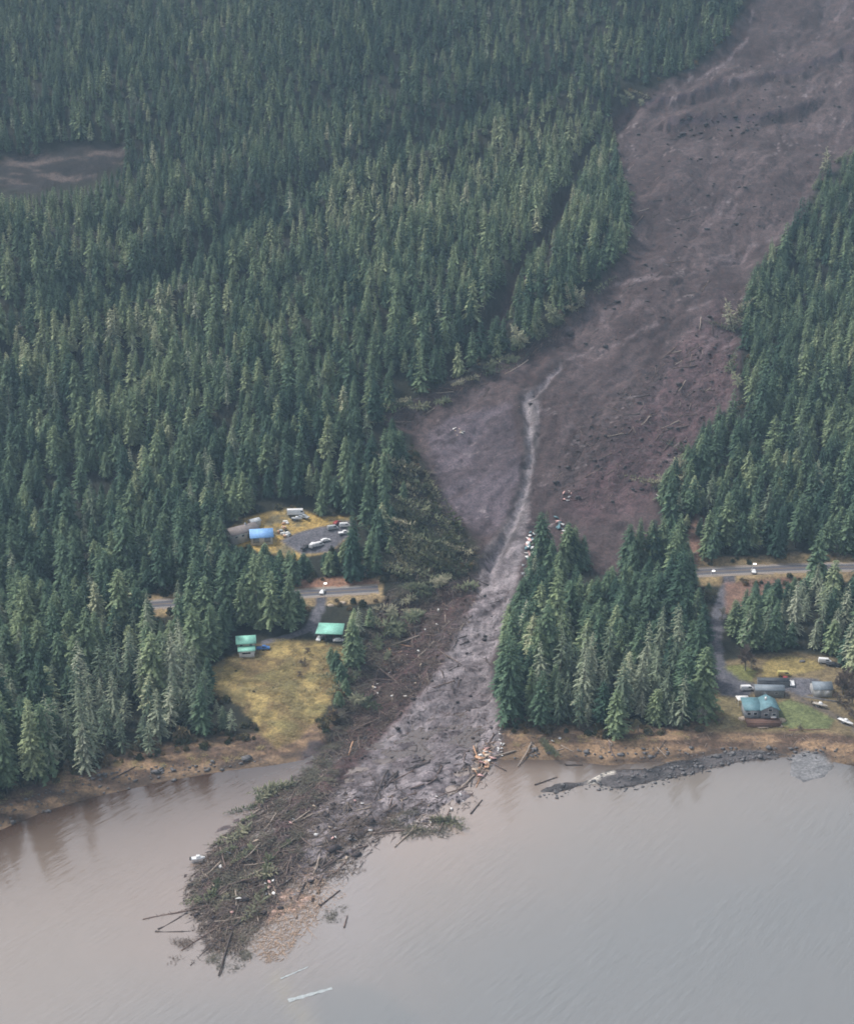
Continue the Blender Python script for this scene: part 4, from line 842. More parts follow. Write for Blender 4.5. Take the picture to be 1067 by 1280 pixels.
def door(par, side, u, W_, D_, wd=1.0, ht=2.1, mat=None, nm='door'):
    if side in 'fb': s = -1 if side == 'f' else 1; y = s * D_ / 2; d_ = boxes(nm, [(u - wd / 2, u + wd / 2, min(y - s * .02, y + s * .06), max(y - s * .02, y + s * .06), 0, ht)], mat or MGR, par); boxes('handle', [(u + wd * .35, u + wd * .42, min(y + s * .063, y + s * .13), max(y + s * .063, y + s * .13), 1.0, 1.08)], MTRIM, d_)
    else: s = -1 if side == 'l' else 1; x = s * W_ / 2; d_ = boxes(nm, [(min(x - s * .02, x + s * .06), max(x - s * .02, x + s * .06), u - wd / 2, u + wd / 2, 0, ht)], mat or MGR, par); boxes('handle', [(min(x + s * .063, x + s * .13), max(x + s * .063, x + s * .13), u + wd * .35, u + wd * .42, 1.0, 1.08)], MTRIM, d_)
def G(x, y): p = at(x, y); return Vector((p.x, p.y, p.z))
# yard in the woods: brown roofed house, blue roofed garage
p = G(302, 672); p.z += .7; e = tag(root('house', p, R(38)), 'long white house with brown-grey gable roof at the edge of the upper yard', 'house')
gable_walls('wall', 14.5, 8.2, 3.3, 2.0, MW, e); gable_roof(14.5, 8.2, 3.3, 2.0, R_BRN, e); window(e, 'l', -1.5, 1.9, 1.4, 1.1, 14.5, 8.2); window(e, 'l', 2, 1.9, 1.4, 1.1, 14.5, 8.2)
for u in (-5, -1.5, 4): window(e, 'f', u, 1.8, 1.5, 1.1, 14.5, 8.2)
door(e, 'f', 1.3, 14.5, 8.2); boxes('chimney', [(2, 2.7, -.4, .4, 4.6, 6.2)], MGR, e)
p = G(327, 676); p.z += .4; e = tag(root('garage', p, R(10)), 'garage with bright blue metal roof beside the brown-roofed house', 'garage')
gable_walls('wall', 10, 7.5, 2.8, 2.6, MW, e); gable_roof(10, 7.5, 2.8, 2.6, R_BLUE, e); door(e, 'f', -2.6, 10, 7.5, 2.8, 2.3, MGR, 'garage_door'); door(e, 'f', 2.6, 10, 7.5, 2.8, 2.3, MGR, 'garage_door'); window(e, 'r', 0, 1.6, 1.2, .9, 10, 7.5)
p = G(318, 657); e = tag(root('shed', p, R(38)), 'small white shed behind the brown-roofed house', 'shed'); gable_walls('wall', 5, 3.6, 2.6, .9, MW, e); gable_roof(5, 3.6, 2.6, .9, R_WHT, e, .3); door(e, 'f', 0, 5, 3.6)
# green roofed pair
p = G(308, 813); p.z += .4; e = tag(root('cabin', p, R(8)), 'small two-storey cabin with teal stepped roof above the yellow meadow', 'cabin')
gable_walls('wall', 7.2, 6.4, 4.4, 1.7, MCR, e); gable_roof(7.2, 6.4, 4.4, 1.7, R_TEAL, e); window(e, 'f', -1.9, 3.3, 1.3, .9, 7.2, 6.4); window(e, 'f', 1.9, 3.3, 1.3, .9, 7.2, 6.4); door(e, 'r', 0, 7.2, 6.4)
pr = boxes('porch', [(-3.0, 3.2, -6.1, -3.23, -1.6, 2.0)], MW, e)
V_ = np.array([[-3.5, -6.7, 2.15], [3.7, -6.7, 2.15], [3.7, -3.24, 3.0], [-3.5, -3.24, 3.0]]); V_ = np.r_[V_, V_ + [0, 0, .15]]; link('porch_roof', mesh_np('porch_roof', V_, np.array([[0, 3, 2, 1], [4, 5, 6, 7], [0, 1, 5, 4], [1, 2, 6, 5], [2, 3, 7, 6], [3, 0, 4, 7]]), R_TEAL), e)
f_ = boxes('porch_window', [(-1.8, 1.8, -6.16, -6.08, .7, 1.6)], MTRIM, e); boxes('pane', [(-1.65, 1.65, -6.18, -6.163, .8, 1.5)], MGL, f_)
p = G(413, 797); p.z += .2; e = tag(root('carport', p, R(-4)), 'open carport with broad teal metal roof beside the slide', 'carport')
V_ = np.array([[-5.8, -3.8, 3.0], [5.6, -3.8, 3.0], [5.6, 3.6, 4.6], [-5.2, 3.6, 4.6]]); V_ = np.r_[V_, V_ + [0, 0, .2]]; link('roof', mesh_np('roof', V_, np.array([[0, 3, 2, 1], [4, 5, 6, 7], [0, 1, 5, 4], [1, 2, 6, 5], [2, 3, 7, 6], [3, 0, 4, 7]]), R_TEAL), e)
for x_ in (-5.2, -1.6, 1.8, 5.1): boxes('post', [(x_ - .12, x_ + .12, -3.4, -3.16, -1.2, 3.06)], MBR, e)
boxes('wall', [(-5.0, 5.2, 3.1, 3.3, -1.2, 4.3), (5.0, 5.2, -1.5, 3.09, -1.2, 3.3)], MGR, e)
# teal roofed beach house
p = G(960, 899); p.z += 1.2; e = tag(root('house', p, R(0)), 'beach house with dull teal metal roof and brown deck facing the water', 'house')
rr = root('east_wing', (0, 0, 0), 0); C.objects.unlink(rr); bpy.data.objects.remove(rr)
V0 = gable_walls('wall', 8.8, 6.6, 3.4, 1.7, MGR, e); V0.rotation_euler = (0, 0, R(90)); V0.location = (0, 3, 0); r0 = gable_roof(8.8, 6.6, 3.4, 1.7, R_DTEAL, e); r0.rotation_euler = (0, 0, R(90)); r0.location = (0, 3, 0)
wv = boxes('side_wing', [(-9.2, -3.32, -.6, 6.4, -1.8, 3.0)], MGR, e)
V_ = np.array([[-9.8, -1.3, 3.0], [-3.1, -1.3, 3.0], [-3.1, 6.9, 4.3], [-9.8, 6.9, 4.3]]); V_ = np.r_[V_, V_ + [0, 0, .2]]; link('side_roof', mesh_np('side_roof', V_, np.array([[0, 3, 2, 1], [4, 5, 6, 7], [0, 1, 5, 4], [1, 2, 6, 5], [2, 3, 7, 6], [3, 0, 4, 7]]), R_DTEAL), e)
for u, y_, z_ in ((-1.5, -1.43, 1.4), (1.5, -1.43, 1.4), (-7.8, -.63, 1.4), (-5.4, -.63, 1.4), (0, -1.43, 3.3)):
    f_ = boxes('window', [(u - .75, u + .75, y_ - .05, y_ + .02, z_ - .6, z_ + .6)], MTRIM, e); boxes('pane', [(u - .63, u + .63, y_ - .07, y_ - .053, z_ - .48, z_ + .48)], MGL, f_)
boxes('chimney', [(-1.1, -.4, 3.5, 4.2, 4.6, 6.1)], MW, e)
dk = [(-9.5, 3.6, -5.4, -1.46, -.35, -.1)]; boxes('deck', dk, MBR, e); boxes('deck_skirt', [(-9.3, 3.4, -5.3, -5.1, -2.2, -.36)], MBR, e)
rl = [(-9.5, 3.6, -5.4, -5.3, .75, .88)] + [(x_, x_ + .1, -5.39, -5.31, -.09, .74) for x_ in np.arange(-9.4, 3.6, 1.17)]; boxes('railing', rl, MBR, e)
p = G(927, 881); p.z += .2; e = tag(root('awning', p, R(4)), 'flat white patio canopy on posts left of the teal-roofed house', 'canopy'); boxes('roof', [(-2.4, 2.4, -1.9, 1.9, 2.6, 2.8)], MW, e)
for x_ in (-2.2, 2.1):
    for y_ in (-1.7, 1.6): boxes('post', [(x_, x_ + .1, y_, y_ + .1, -1, 2.59)], MTRIM, e)
p = G(960, 868); p.z += .2; e = tag(root('long_shed', p, R(-2)), 'long low shed with grey metal roof behind the teal-roofed house', 'shed'); gable_walls('wall', 11, 4.6, 2.6, 1.0, MGR, e); gable_roof(11, 4.6, 2.6, 1.0, R_GREY, e, .3); door(e, 'f', -2, 11, 4.6, 2.2, 2.1); window(e, 'f', 2.5, 1.5, 1.2, .8, 11, 4.6)
p = G(965, 857); e = tag(root('lean_to', p, R(-2)), 'dark-roofed lean-to behind the long grey shed', 'shed'); gable_walls('wall', 12, 2.6, 2.5, .5, MGR, e); gable_roof(12, 2.6, 2.5, .5, R_DARK, e, .25)
p = G(1025, 866); p.z += .3; e = tag(root('garage', p, R(0)), 'garage with grey-blue roof and white front at the far end of the yard', 'garage'); gable_walls('wall', 7.2, 6.2, 2.7, 1.7, MW, e); gable_roof(7.2, 6.2, 2.7, 1.7, R_GREY, e, .35); door(e, 'f', -1.7, 7.2, 6.2, 2.6, 2.2, MTRIM, 'garage_door'); door(e, 'f', 1.7, 7.2, 6.2, 2.6, 2.2, MTRIM, 'garage_door')
# ------------------------------------------------------------------ vehicles, boats
M_TYRE = simple('tyre_rubber', (.02, .02, .02), .9, .2, 3); M_RIM = simple('rim', (.4, .4, .42), .4, .1, 3, metal=.6)
def paint(nm, c): return simple(nm, c, .35, .06, 1)
P_WHITE, P_BLACK, P_RED, P_BLUE, P_SILV = paint('white_paint', (.75, .75, .76)), paint('black_paint', (.03, .03, .035)), paint('red_paint', (.30, .05, .05)), paint('blue_paint', (.08, .20, .50)), paint('silver_paint', (.42, .44, .46))
def extr(name, prof, wd, mat, parent, taper=0):
    n = len(prof); V_ = [[x, -wd / 2 + taper * t, z] for x, z, t in [(*q, 0) if len(q) == 2 else q for q in prof]] + [[x, wd / 2 - taper * t, z] for x, z, t in [(*q, 0) if len(q) == 2 else q for q in prof]]
    F4 = np.array([[i, (i + 1) % n, n + (i + 1) % n, n + i] for i in range(n)]); o = link(name, mesh_np(name, V_, [F4, np.array([list(range(n))[::-1]]), np.array([list(range(n, 2 * n))])], mat), parent)
    m = o.modifiers.new('b', 'BEVEL'); m.width = .06; m.segments = 2; return o
def wheel(parent, x, y):
    w_ = 2 * np.pi * np.arange(14) / 14
    def cyl(r, h): V_ = np.r_[np.c_[np.cos(w_) * r, np.full(14, -h), np.sin(w_) * r], np.c_[np.cos(w_) * r, np.full(14, h), np.sin(w_) * r]]; i = np.arange(14); j = (i + 1) % 14; return V_, [np.stack([i, j, j + 14, i + 14], -1), np.array([list(range(14))]), np.array([list(range(27, 13, -1))])]
    v_, f_ = cyl(.34, .12); o = link('wheel', mesh_np('wheel', v_, f_, M_TYRE), parent); o.location = (x, y, .34); v_, f_ = cyl(.2, .13); link('rim', mesh_np('rim', v_, f_, M_RIM), o)
def vehicle(x_, y_, yaw, kind, pm, label, cat, lift=.05):
    p = at(x_, y_); e = tag(root({'car': 'parked_car', 'pickup': 'pickup_truck', 'van': 'parked_van', 'rv': 'motorhome'}[kind], (p.x, p.y, p.z + lift), yaw), label, cat)
    if kind == 'car': body = [(-2.2, .35), (2.2, .35), (2.25, .75), (1.4, .92), (.55, 1.42, 1), (-1.0, 1.45, 1), (-1.9, .98), (-2.25, .9)]; gl = [(1.25, .94), (.52, 1.36, 1), (-.95, 1.39, 1), (-1.65, 1.0)]; L2, wx = 2.25, 1.35
    elif kind == 'pickup': body = [(-2.7, .45), (2.7, .45), (2.75, 1.0), (1.6, 1.15), (.95, 1.8, 1), (-.35, 1.82, 1), (-.5, 1.15), (-2.7, 1.15)]; gl = [(1.45, 1.18), (.92, 1.74, 1), (-.33, 1.76, 1), (-.42, 1.2)]; L2, wx = 2.75, 1.7
    elif kind == 'van': body = [(-2.6, .4), (2.5, .4), (2.55, 1.0), (2.0, 1.25), (1.3, 2.1, 1), (-2.5, 2.15, 1), (-2.6, 1.2)]; gl = [(1.85, 1.3), (1.28, 2.0, 1), (.2, 2.02, 1), (.2, 1.3)]; L2, wx = 2.55, 1.6
    else: body = [(-4.2, .5), (4.0, .5), (4.05, 1.3), (3.3, 1.6), (3.4, 3.0), (-4.2, 3.05)]; gl = [(3.35, 1.7), (3.38, 2.5), (2.2, 2.5), (2.2, 1.7)]; L2, wx = 4.05, 2.6
    W_ = 2.4 if kind == 'rv' else 1.85
    extr('body', body, W_, pm, e, .16); extr('windows', gl, W_ + .03, MGL, e, .16)
    for sx in (-1, 1):
        for sy in (-1, 1): wheel(e, sx * wx, sy * (W_ / 2 - .05))
    for sy in (-1, 1): boxes('headlight', [(L2 - .03, L2 + .04, sy * W_ * .36 - .15, sy * W_ * .36 + .15, .72, .88)], MTRIM, e)
    return e
vehicle(382, 686, R(60), 'pickup', P_BLACK, 'black pickup on the upper asphalt lot, left of two white cars', 'pickup truck')
vehicle(390.5, 684, R(75), 'van', P_WHITE, 'white van between the black pickup and a white car on the lot', 'van')
vehicle(398, 683, R(35), 'van', P_WHITE, 'white van at the right end of the row on the asphalt lot', 'van')
vehicle(407, 677, R(20), 'car', P_WHITE, 'small white car apart from the row, beside trees on the lot', 'car')
vehicle(370, 644, R(5), 'rv', P_WHITE, 'white motorhome parked at the back of the upper yard', 'motorhome'); vehicle(380, 648, R(-30), 'pickup', P_SILV, 'silver pickup nosed up beside the white motorhome', 'pickup truck')
vehicle(416, 662, R(20), 'van', P_SILV, 'silver van among trees right of the asphalt lot', 'van'); vehicle(430, 668, R(15), 'pickup', P_WHITE, 'white pickup under trees right of the lot', 'pickup truck'); vehicle(431, 659, R(10), 'van', P_WHITE, 'white van under trees behind the white pickup', 'van'); vehicle(421, 655, R(60), 'car', P_RED, 'dark red car behind the silver van', 'car')
vehicle(329, 812, R(5), 'pickup', P_BLUE, 'blue pickup beside the teal-roofed cabin', 'pickup truck')
vehicle(399, 800, R(80), 'car', P_WHITE, 'white car at the left post of the teal carport', 'car'); vehicle(423, 802, R(5), 'car', P_WHITE, 'white car side-on below the right end of the carport', 'car')
vehicle(933, 863, R(5), 'van', P_WHITE, 'white van behind the white patio canopy', 'van'); vehicle(980, 852, R(70), 'pickup', P_RED, 'dark red pickup by the long grey shed', 'pickup truck'); vehicle(989, 856, R(80), 'car', P_WHITE, 'white car right of the dark red pickup', 'car')
vehicle(979, 845, R(0), 'van', simple('yellow_paint_body', (.5, .42, .16), .4, .1, 1), 'yellowish van behind the dark red pickup', 'van')
vehicle(1030, 829, R(-8), 'van', P_WHITE, 'white van at the top edge of the yard under trees', 'van'); vehicle(1040, 833, R(-20), 'pickup', P_BLACK, 'black pickup beside the white van under trees', 'pickup truck')
vehicle(403, 742, R(80), 'car', P_WHITE, 'white car at the road junction by the street lamp', 'car', .15)
vehicle(941, 716, R(85), 'car', P_WHITE, 'white car stopped on the road by the lamp above the driveway', 'car', .15)
def boat(x_, y_, yaw, L_, mat, label, trailer=True):
    p = at(x_, y_); e = tag(root('boat', (p.x, p.y, p.z + .1), yaw), label, 'boat'); st = np.linspace(0, 1, 9); V_ = []
    for t in st:
        w_ = .95 * (1 - max(0, t - .45) ** 2 * 3.1) ; w_ = max(w_, .04); x = -L_ / 2 + t * L_; zk = .55 + .5 * max(0, t - .6); V_ += [[x, -w_, 1.25 + .25 * t], [x, -w_ * .75, .8], [x, 0, zk], [x, w_ * .75, .8], [x, w_, 1.25 + .25 * t]]
    F_ = [[i * 5 + j, i * 5 + j + 1, (i + 1) * 5 + j + 1, (i + 1) * 5 + j] for i in range(8) for j in range(4)] + [[i * 5, (i + 1) * 5, (i + 1) * 5 + 4, i * 5 + 4] for i in range(8)]
    link('hull', mesh_np('hull', V_, [np.array(F_), np.array([[0, 1, 2, 3, 4]])], mat), e); extr('cabin', [(-.6, 1.3), (1.0, 1.35), (.5, 2.1, 1), (-.5, 2.1, 1)], 1.3, P_WHITE, e, .15); boxes('outboard', [(-L_ / 2 - .45, -L_ / 2 - .05, -.2, .2, .7, 1.7)], P_BLACK, e)
    if trailer: boxes('trailer', [(-L_ / 2 + .3, L_ / 2 + 1.1, -.06, .06, .4, .5), (-1.6, -.2, -.9, .9, .4, .5)], M_RIM, e); wheel(e, -.9, .95); wheel(e, -.9, -.95)
boat(1056, 905, R(-50), 6.5, P_WHITE, 'white motorboat on a trailer at the foot of the boat track')
boat(1024, 884, R(-35), 6.0, simple('tan_hull', (.42, .38, .33), .6, .1, 1), 'tan motorboat parked beside the lawn and the boat track')
boat(371, 651, R(-10), 5.5, P_SILV, 'silver motorboat in front of the white motorhome')
boat(248, 1077, R(10), 4.5, P_WHITE, 'white skiff adrift against the left side of the debris raft', False)
# hot tub, benches, stones round the beach house
p = G(962, 893.5); 
def lump(name, p, s, mat, label, cat, seed=1):
    g = np.random.default_rng(seed); th = np.linspace(0, 2 * np.pi, 9)[:-1]; V_ = []
    for z_, r_ in ((-.3, 1.0), (.25, 1.05), (.6, .75), (.78, .3)):
        for t in th: q = r_ * g.uniform(.8, 1.15); V_.append([math.cos(t) * q * s[0], math.sin(t) * q * s[1], z_ * s[2] * g.uniform(.9, 1.1)])
    F_ = [[i * 8 + j, i * 8 + (j + 1) % 8, (i + 1) * 8 + (j + 1) % 8, (i + 1) * 8 + j] for i in range(3) for j in range(8)]
    o = link(name, mesh_np(name, V_, [np.array(F_), np.array([list(range(24, 32))])], mat, smooth=False)); o.location = p; return tag(o, label, cat)
MTAN = simple('tan_rock', (.45, .36, .28), .9, .25, 1)
lump('boulder', G(929, 899), (2.0, 1.5, 1.3), MTAN, 'tan boulder left of the brown deck', 'boulder', 1); lump('boulder', G(976, 901), (1.6, 1.3, 1.4), MTAN, 'tan boulder right of the brown deck', 'boulder', 2); lump('boulder', G(975, 908), (1.0, .8, .8), MTAN, 'small pinkish boulder on the bank below the house', 'boulder', 3)
for i, (x_, y_, s_, lb) in enumerate(((413, 757, 1.5, 'left of two pale boulders above the teal carport'), (428, 754, 1.7, 'right of two pale boulders above the teal carport'), (1002, 827, 1.3, 'grey boulder at the top of the yellow lawn'))): lump('boulder', G(x_, y_), (s_, s_ * .7, s_ * .6), MTAN if i < 2 else M_STONE, lb, 'boulder', 10 + i)
e = tag(root('hot_tub', (at(962, 894).x, at(962, 898).y, at(960, 899).z + 1.15), 0), 'square white-lidded hot tub on the brown deck', 'hot tub'); boxes('tub', [(-1.0, 1.0, -3.2, -1.4, 0, .7)], MBR, e); boxes('lid', [(-1.05, 1.05, -3.25, -1.35, .703, .85)], MW, e)
e = tag(root('bench', G(953, 911), 0), 'long pale plank bench on the bank below the beach house', 'bench'); boxes('seat', [(-2, 2, -.25, .25, .45, .53)], M_WOODL, e); boxes('leg', [(-1.7, -1.5, -.2, .2, -.3, .447)], M_WOODL, e); boxes('leg', [(1.5, 1.7, -.2, .2, -.3, .447)], M_WOODL, e)
boxes_ = boxes('retaining_wall', [(0, 18, 0, .4, -1.2, .5)], MBR); boxes_.location = at(985, 914); boxes_.rotation_euler = (0, 0, R(2)); tag(boxes_, 'low brown timber retaining wall below the green lawn', 'retaining wall')
cw = boxes('seawall', [(0, 14, 0, .5, -1.2, .7)], M_STONE); cw.location = at(1003, 872); cw.rotation_euler = (0, 0, R(-22)); tag(cw, 'pale low wall between the track and the far garage', 'wall')
# lamps on the road
M_POLE = simple('pale_pole', (.6, .6, .6), .6, .1, 2); k = NB('lamp_glow'); k.b.inputs['Emission Color'].default_value = (1, .97, .9, 1); k.b.inputs['Emission Strength'].default_value = 1.2; k.b.inputs['Base Color'].default_value = (.8, .8, .8, 1); M_LAMP = k.m
for x_, y_, h_, lb in ((404.5, 746, 6.2, 'street lamp at the junction above the green carport'), (939, 717, 4.6, 'street lamp beside the road above the right driveway'), (888, 719, 2.0, 'short white marker lamp at the verge left of the right driveway')):
    e = tag(root('street_lamp', G(x_, y_), 0), lb, 'street lamp'); v_, f_ = tubes([[0, 0, -.3, 0, 0, h_, .14, .10], [0, 0, h_ - .05, .9, -.3, h_ + .1, .08, .07]], 8); link('pole', mesh_np('pole', v_, f_, M_POLE), e); boxes('lamp_head', [(.3, 1.6, -.75, .1, h_ + .02, h_ + .42)], M_LAMP, e, .08)
# junk in the upper yard
junk = [(G(float(x_), float(y_))) for x_, y_ in px_in([(346,668),(352,655),(362,650),(366,664),(358,672)], 16)]
for q, p in enumerate(junk):
    bx_, by_, _ = to_px(p.x, p.y, p.z); a, b, c_ = random.uniform(.5, 1.4), random.uniform(.4, 1.0), random.uniform(.4, 1.2); mt = random.choice([MW, MW, M_WOODO, MTRIM, P_SILV, MDARK]); o = boxes('crate', [(-a, a, -b, b, 0, c_)], mt, None, .05); o.location = p; o.rotation_euler = (0, random.gauss(0, .08), random.uniform(0, 3)); tag(o, None, 'crate')
    later(o, bx_, {MW: 'white crate', M_WOODO: 'wooden crate', MTRIM: 'pale crate', P_SILV: 'silver metal crate', MDARK: 'black crate'}[mt], 'in the clutter beside the blue-roofed garage', 'clutter in the upper yard')
# ------------------------------------------------------------------ wreckage
WM = {'white': MW, 'tan': MTAN, 'orange': M_WOODO, 'grey': MGR, 'teal': R_DTEAL, 'pink': simple('pink_insulation', (.62, .38, .36), .9, .2, 2)}
def panel(x_, y_, s, c_, place, flat=.35):
    p = at(x_, y_); g = np.random.default_rng(int(x_ * 31 + y_ * 17)); n = 7; th = np.sort(g.uniform(0, 6.28, n)); r_ = s * g.uniform(.6, 1.1, n); V_ = np.c_[np.cos(th) * r_ * 1.5, np.sin(th) * r_ * .8, g.normal(0, .10 * s, n)]
    V_ = np.r_[V_, V_ + [0, 0, .12]]; i = list(range(n)); F_ = [np.array([[a, (a + 1) % n, (a + 1) % n + n, a + n] for a in i]), np.array([i[::-1]]), np.array([[a + n for a in i]])]
    o = link('wreckage_panel', mesh_np('wreckage_panel', V_, F_, WM[c_])); o.location = (p.x, p.y, p.z + .35 + .25 * s); o.rotation_euler = (g.normal(0, flat), g.normal(0, flat), g.uniform(0, 6.28)); tag(o, None, 'wreckage')
    later(o, x_, ('large ' if s > 1.5 else 'medium ' if s > .8 else 'small ') + c_ + ' broken building panel', place)
for poly, n, ss, cols, place in (([(662,664),(668,666),(664,682),(667,694),(656,702),(656,690)], 24, (.7, 1.9), ('white', 'white', 'white', 'pink', 'teal'), 'in the wreck beside the mud flow'), ([(651,706),(655,706),(655,724),(652,722)], 6, (.6, 1.2), ('white', 'grey'), 'trailing below the wreck'),
  ([(694,648),(703,652),(708,668),(703,672),(697,660)], 12, (1.0, 2.2), ('white', 'white', 'teal', 'pink'), 'in the wreck behind the island of trees'), ([(702,612),(715,616),(710,632),(703,630)], 8, (.5, 1.2), ('white', 'grey', 'pink'), 'scattered above the island of trees'),
  ([(822,618),(829,620),(828,627),(823,625)], 3, (.9, 1.4), ('white',), 'at the right scar edge'), ([(562,538),(580,535),(582,546),(565,548)], 9, (.5, 1.1), ('white', 'tan', 'white'), 'on the smooth mud fan'),
  ([(592,966),(600,940),(612,932),(620,938),(610,958),(600,975)], 26, (.6, 1.9), ('orange', 'tan', 'white', 'pink', 'orange'), 'piled at the mud edge by the beach'), ([(622,905),(628,905),(630,950),(622,950)], 12, (.3, .6), ('white',), 'dotted along the right mud edge'),
  ([(722,880),(742,880),(742,890),(725,892)], 4, (.5, 1.2), ('white',), 'below the shore trees'), ([(688,928),(704,922),(706,928),(690,934)], 2, (.8, 1.3), ('white',), 'on the beach under the leaning tree'),
  ([(250,1090),(400,990),(470,1000),(470,1050),(340,1150),(280,1150)], 30, (.35, .9), ('white', 'white', 'grey', 'pink', 'tan'), 'caught in the debris raft'), ([(330,1100),(345,1098),(345,1122),(330,1122)], 7, (.6, 1.3), ('white', 'tan', 'pink'), 'in the red-brown heart of the raft'),
  ([(520,770),(560,760),(560,790),(520,800)], 8, (.3, .8), ('white',), 'at the top of the timber tangle'), ([(460,860),(520,800),(530,850),(480,900)], 14, (.3, .8), ('white', 'tan'), 'in the timber tangle'), ([(540,1000),(600,960),(580,1010),(500,1050)], 10, (.3, .7), ('white', 'tan'), 'near the tip of the grey mud')):
    for x_, y_ in px_in(poly, n): panel(x_, y_, random.uniform(*ss), random.choice(cols), place)
# pale roofing sheets afloat beyond the raft
for i, (x_, y_, L_, w_, yw, lb) in enumerate(((388, 1243, 13, 2.0, .42, 'long white roofing sheet floating beyond the raft'), (368, 1216, 9, .8, .62, 'narrow pale strip floating below the orange pulp'))):
    p = at_z(x_, y_, .05); V_ = []; m = 14
    for q in range(m):
        t = q / (m - 1) - .5; ww = w_ * .35 * (.8 + .2 * math.sin(q * 2.1 + i)) * (1 - t * .6); V_ += [[t * L_, -ww, .02 + .05 * math.sin(q)], [t * L_, ww, .05]]
    V_ = np.array(V_); nv = len(V_); V_ = np.r_[V_, V_ - [0, 0, .06]]; F_ = [[2 * q, 2 * q + 2, 2 * q + 3, 2 * q + 1] for q in range(m - 1)]; F_ += [[a + nv for a in f[::-1]] for f in F_]
    o = link('roofing_sheet', mesh_np('roofing_sheet', V_, np.array(F_), simple('wet_roofing', (.36, .39, .40), .4, .25, 1))); o.location = p; o.rotation_euler = (0, 0, yw); tag(o, lb, 'roofing sheet')
# ------------------------------------------------------------------ bare trees, shrubs
def bare(seed, H, spread, n=5, mat=None):
    g = np.random.default_rng(seed); segs = []
    def grow(p, d, L, r, lv):
        q = p + d * L; segs.append([*p, *q, r, r * .65])
        if lv == 0: return
        for _ in range(n if lv > 1 else n + 2):
            t = g.uniform(.35, 1); nd = d + g.normal(0, spread, 3); nd[2] += .12; nd /= np.linalg.norm(nd); grow(p + d * L * t, nd, L * g.uniform(.5, .75), r * .5, lv - 1)
    grow(np.array([0, 0, -.3]), np.array([.05, 0, 1.]), H * .38, H * .02, 4); s_ = np.array(segs); m = s_[:, 6] > H * .0045; a, f = tubes(s_[m], 6); b, h = tubes(s_[~m] * np.array([1] * 6 + [3.6] * 2), 3)
    return mesh_np('trunk', a, f, M_BARKP), mesh_np('twigs', b, h, mat or M_TWIG)
BK = [bare(1, 12, .55), bare(2, 10, .7), bare(3, 7, .9)]; M_PTW = simple('pale_twigs', (.34, .32, .28), .9, .2, 2); M_OTW = simple('mossy_twigs', (.17, .16, .09), .9, .3, 2); BP = [bare(5, 10, .75, 5, M_PTW), bare(6, 9, .7, 5, M_OTW)]
for x_, y_, kk, sc_, lb in ((931, 838, BK[0], 1.15, 'large bare brown tree beside the right driveway'), (938, 836, BK[1], .9, 'smaller bare tree at the foot of the large brown one'), (1052, 868, BK[0], 1.0, 'bare brown tree behind the far garage'), (1064, 880, BK[1], 1.2, 'spreading bare brown tree at the far end of the yard'), (1046, 880, BK[2], 1.3, 'low bare shrub before the far garage'), (1066, 898, BK[2], 1.4, 'low bare shrub above the parked boat'),
   (876, 905, BP[0], 1.05, 'pale grey bare tree on the bank left of the house'), (884, 898, BP[1], .9, 'mossy bare tree beside the pale grey one'), (893, 752, BP[1], .9, 'mossy bare tree at the top of the right driveway'), (880, 750, BP[1], .8, 'mossy yellow-brown tree under the road verge'), (866, 770, BP[0], .9, 'pale bare tree below the road left of the driveway'), (902, 775, BP[0], .8, 'pale broken tree beside the right driveway'), (936, 812, BP[1], 1.1, 'tall mossy tree behind the large bare brown tree'),
   (1056, 856, BK[0], .8, 'bare brown tree nearest the far garage roof'), (1060, 868, BK[2], 1.5, 'brown thicket shrub under the bare trees right of the garage'), (1050, 862, BK[2], 1.4, 'brown thicket shrub beside the far garage wall'), (1064, 862, BK[1], 1.1, 'bare tree at the outer edge of the yard thicket'), (898, 905, BK[2], .7, 'low brown shrub on the bank left of the deck'), (1000, 913, BK[2], .5, 'small brown shrub on the timber retaining wall'),
   (378, 832, BK[2], .7, 'brown shrub in the furrow of the meadow'), (374, 846, BK[2], .6, 'lower brown shrub in the furrow of the meadow'), (384, 818, BK[2], .8, 'brown shrub at the head of the meadow furrow'),
   (430, 852, BK[2], 1.2, 'bare brown shrub right of the yellow meadow'), (418, 898, BK[2], 1.1, 'bare shrub at the lower corner of the meadow'), (640, 905, BK[2], 1.3, 'bare shrub at the bank beside the mud'), (760, 912, BK[2], 1.1, 'bare shrub on the bank below the shore trees'), (797, 915, BP[1], .9, 'mossy small tree overhanging the right beach')):
    p = G(x_, y_); e = tag(root('bare_tree', p, random.uniform(0, 6)), lb, 'bare tree'); e.scale = (sc_,) * 3; link('trunk', kk[0], e); link('twigs', kk[1], e)
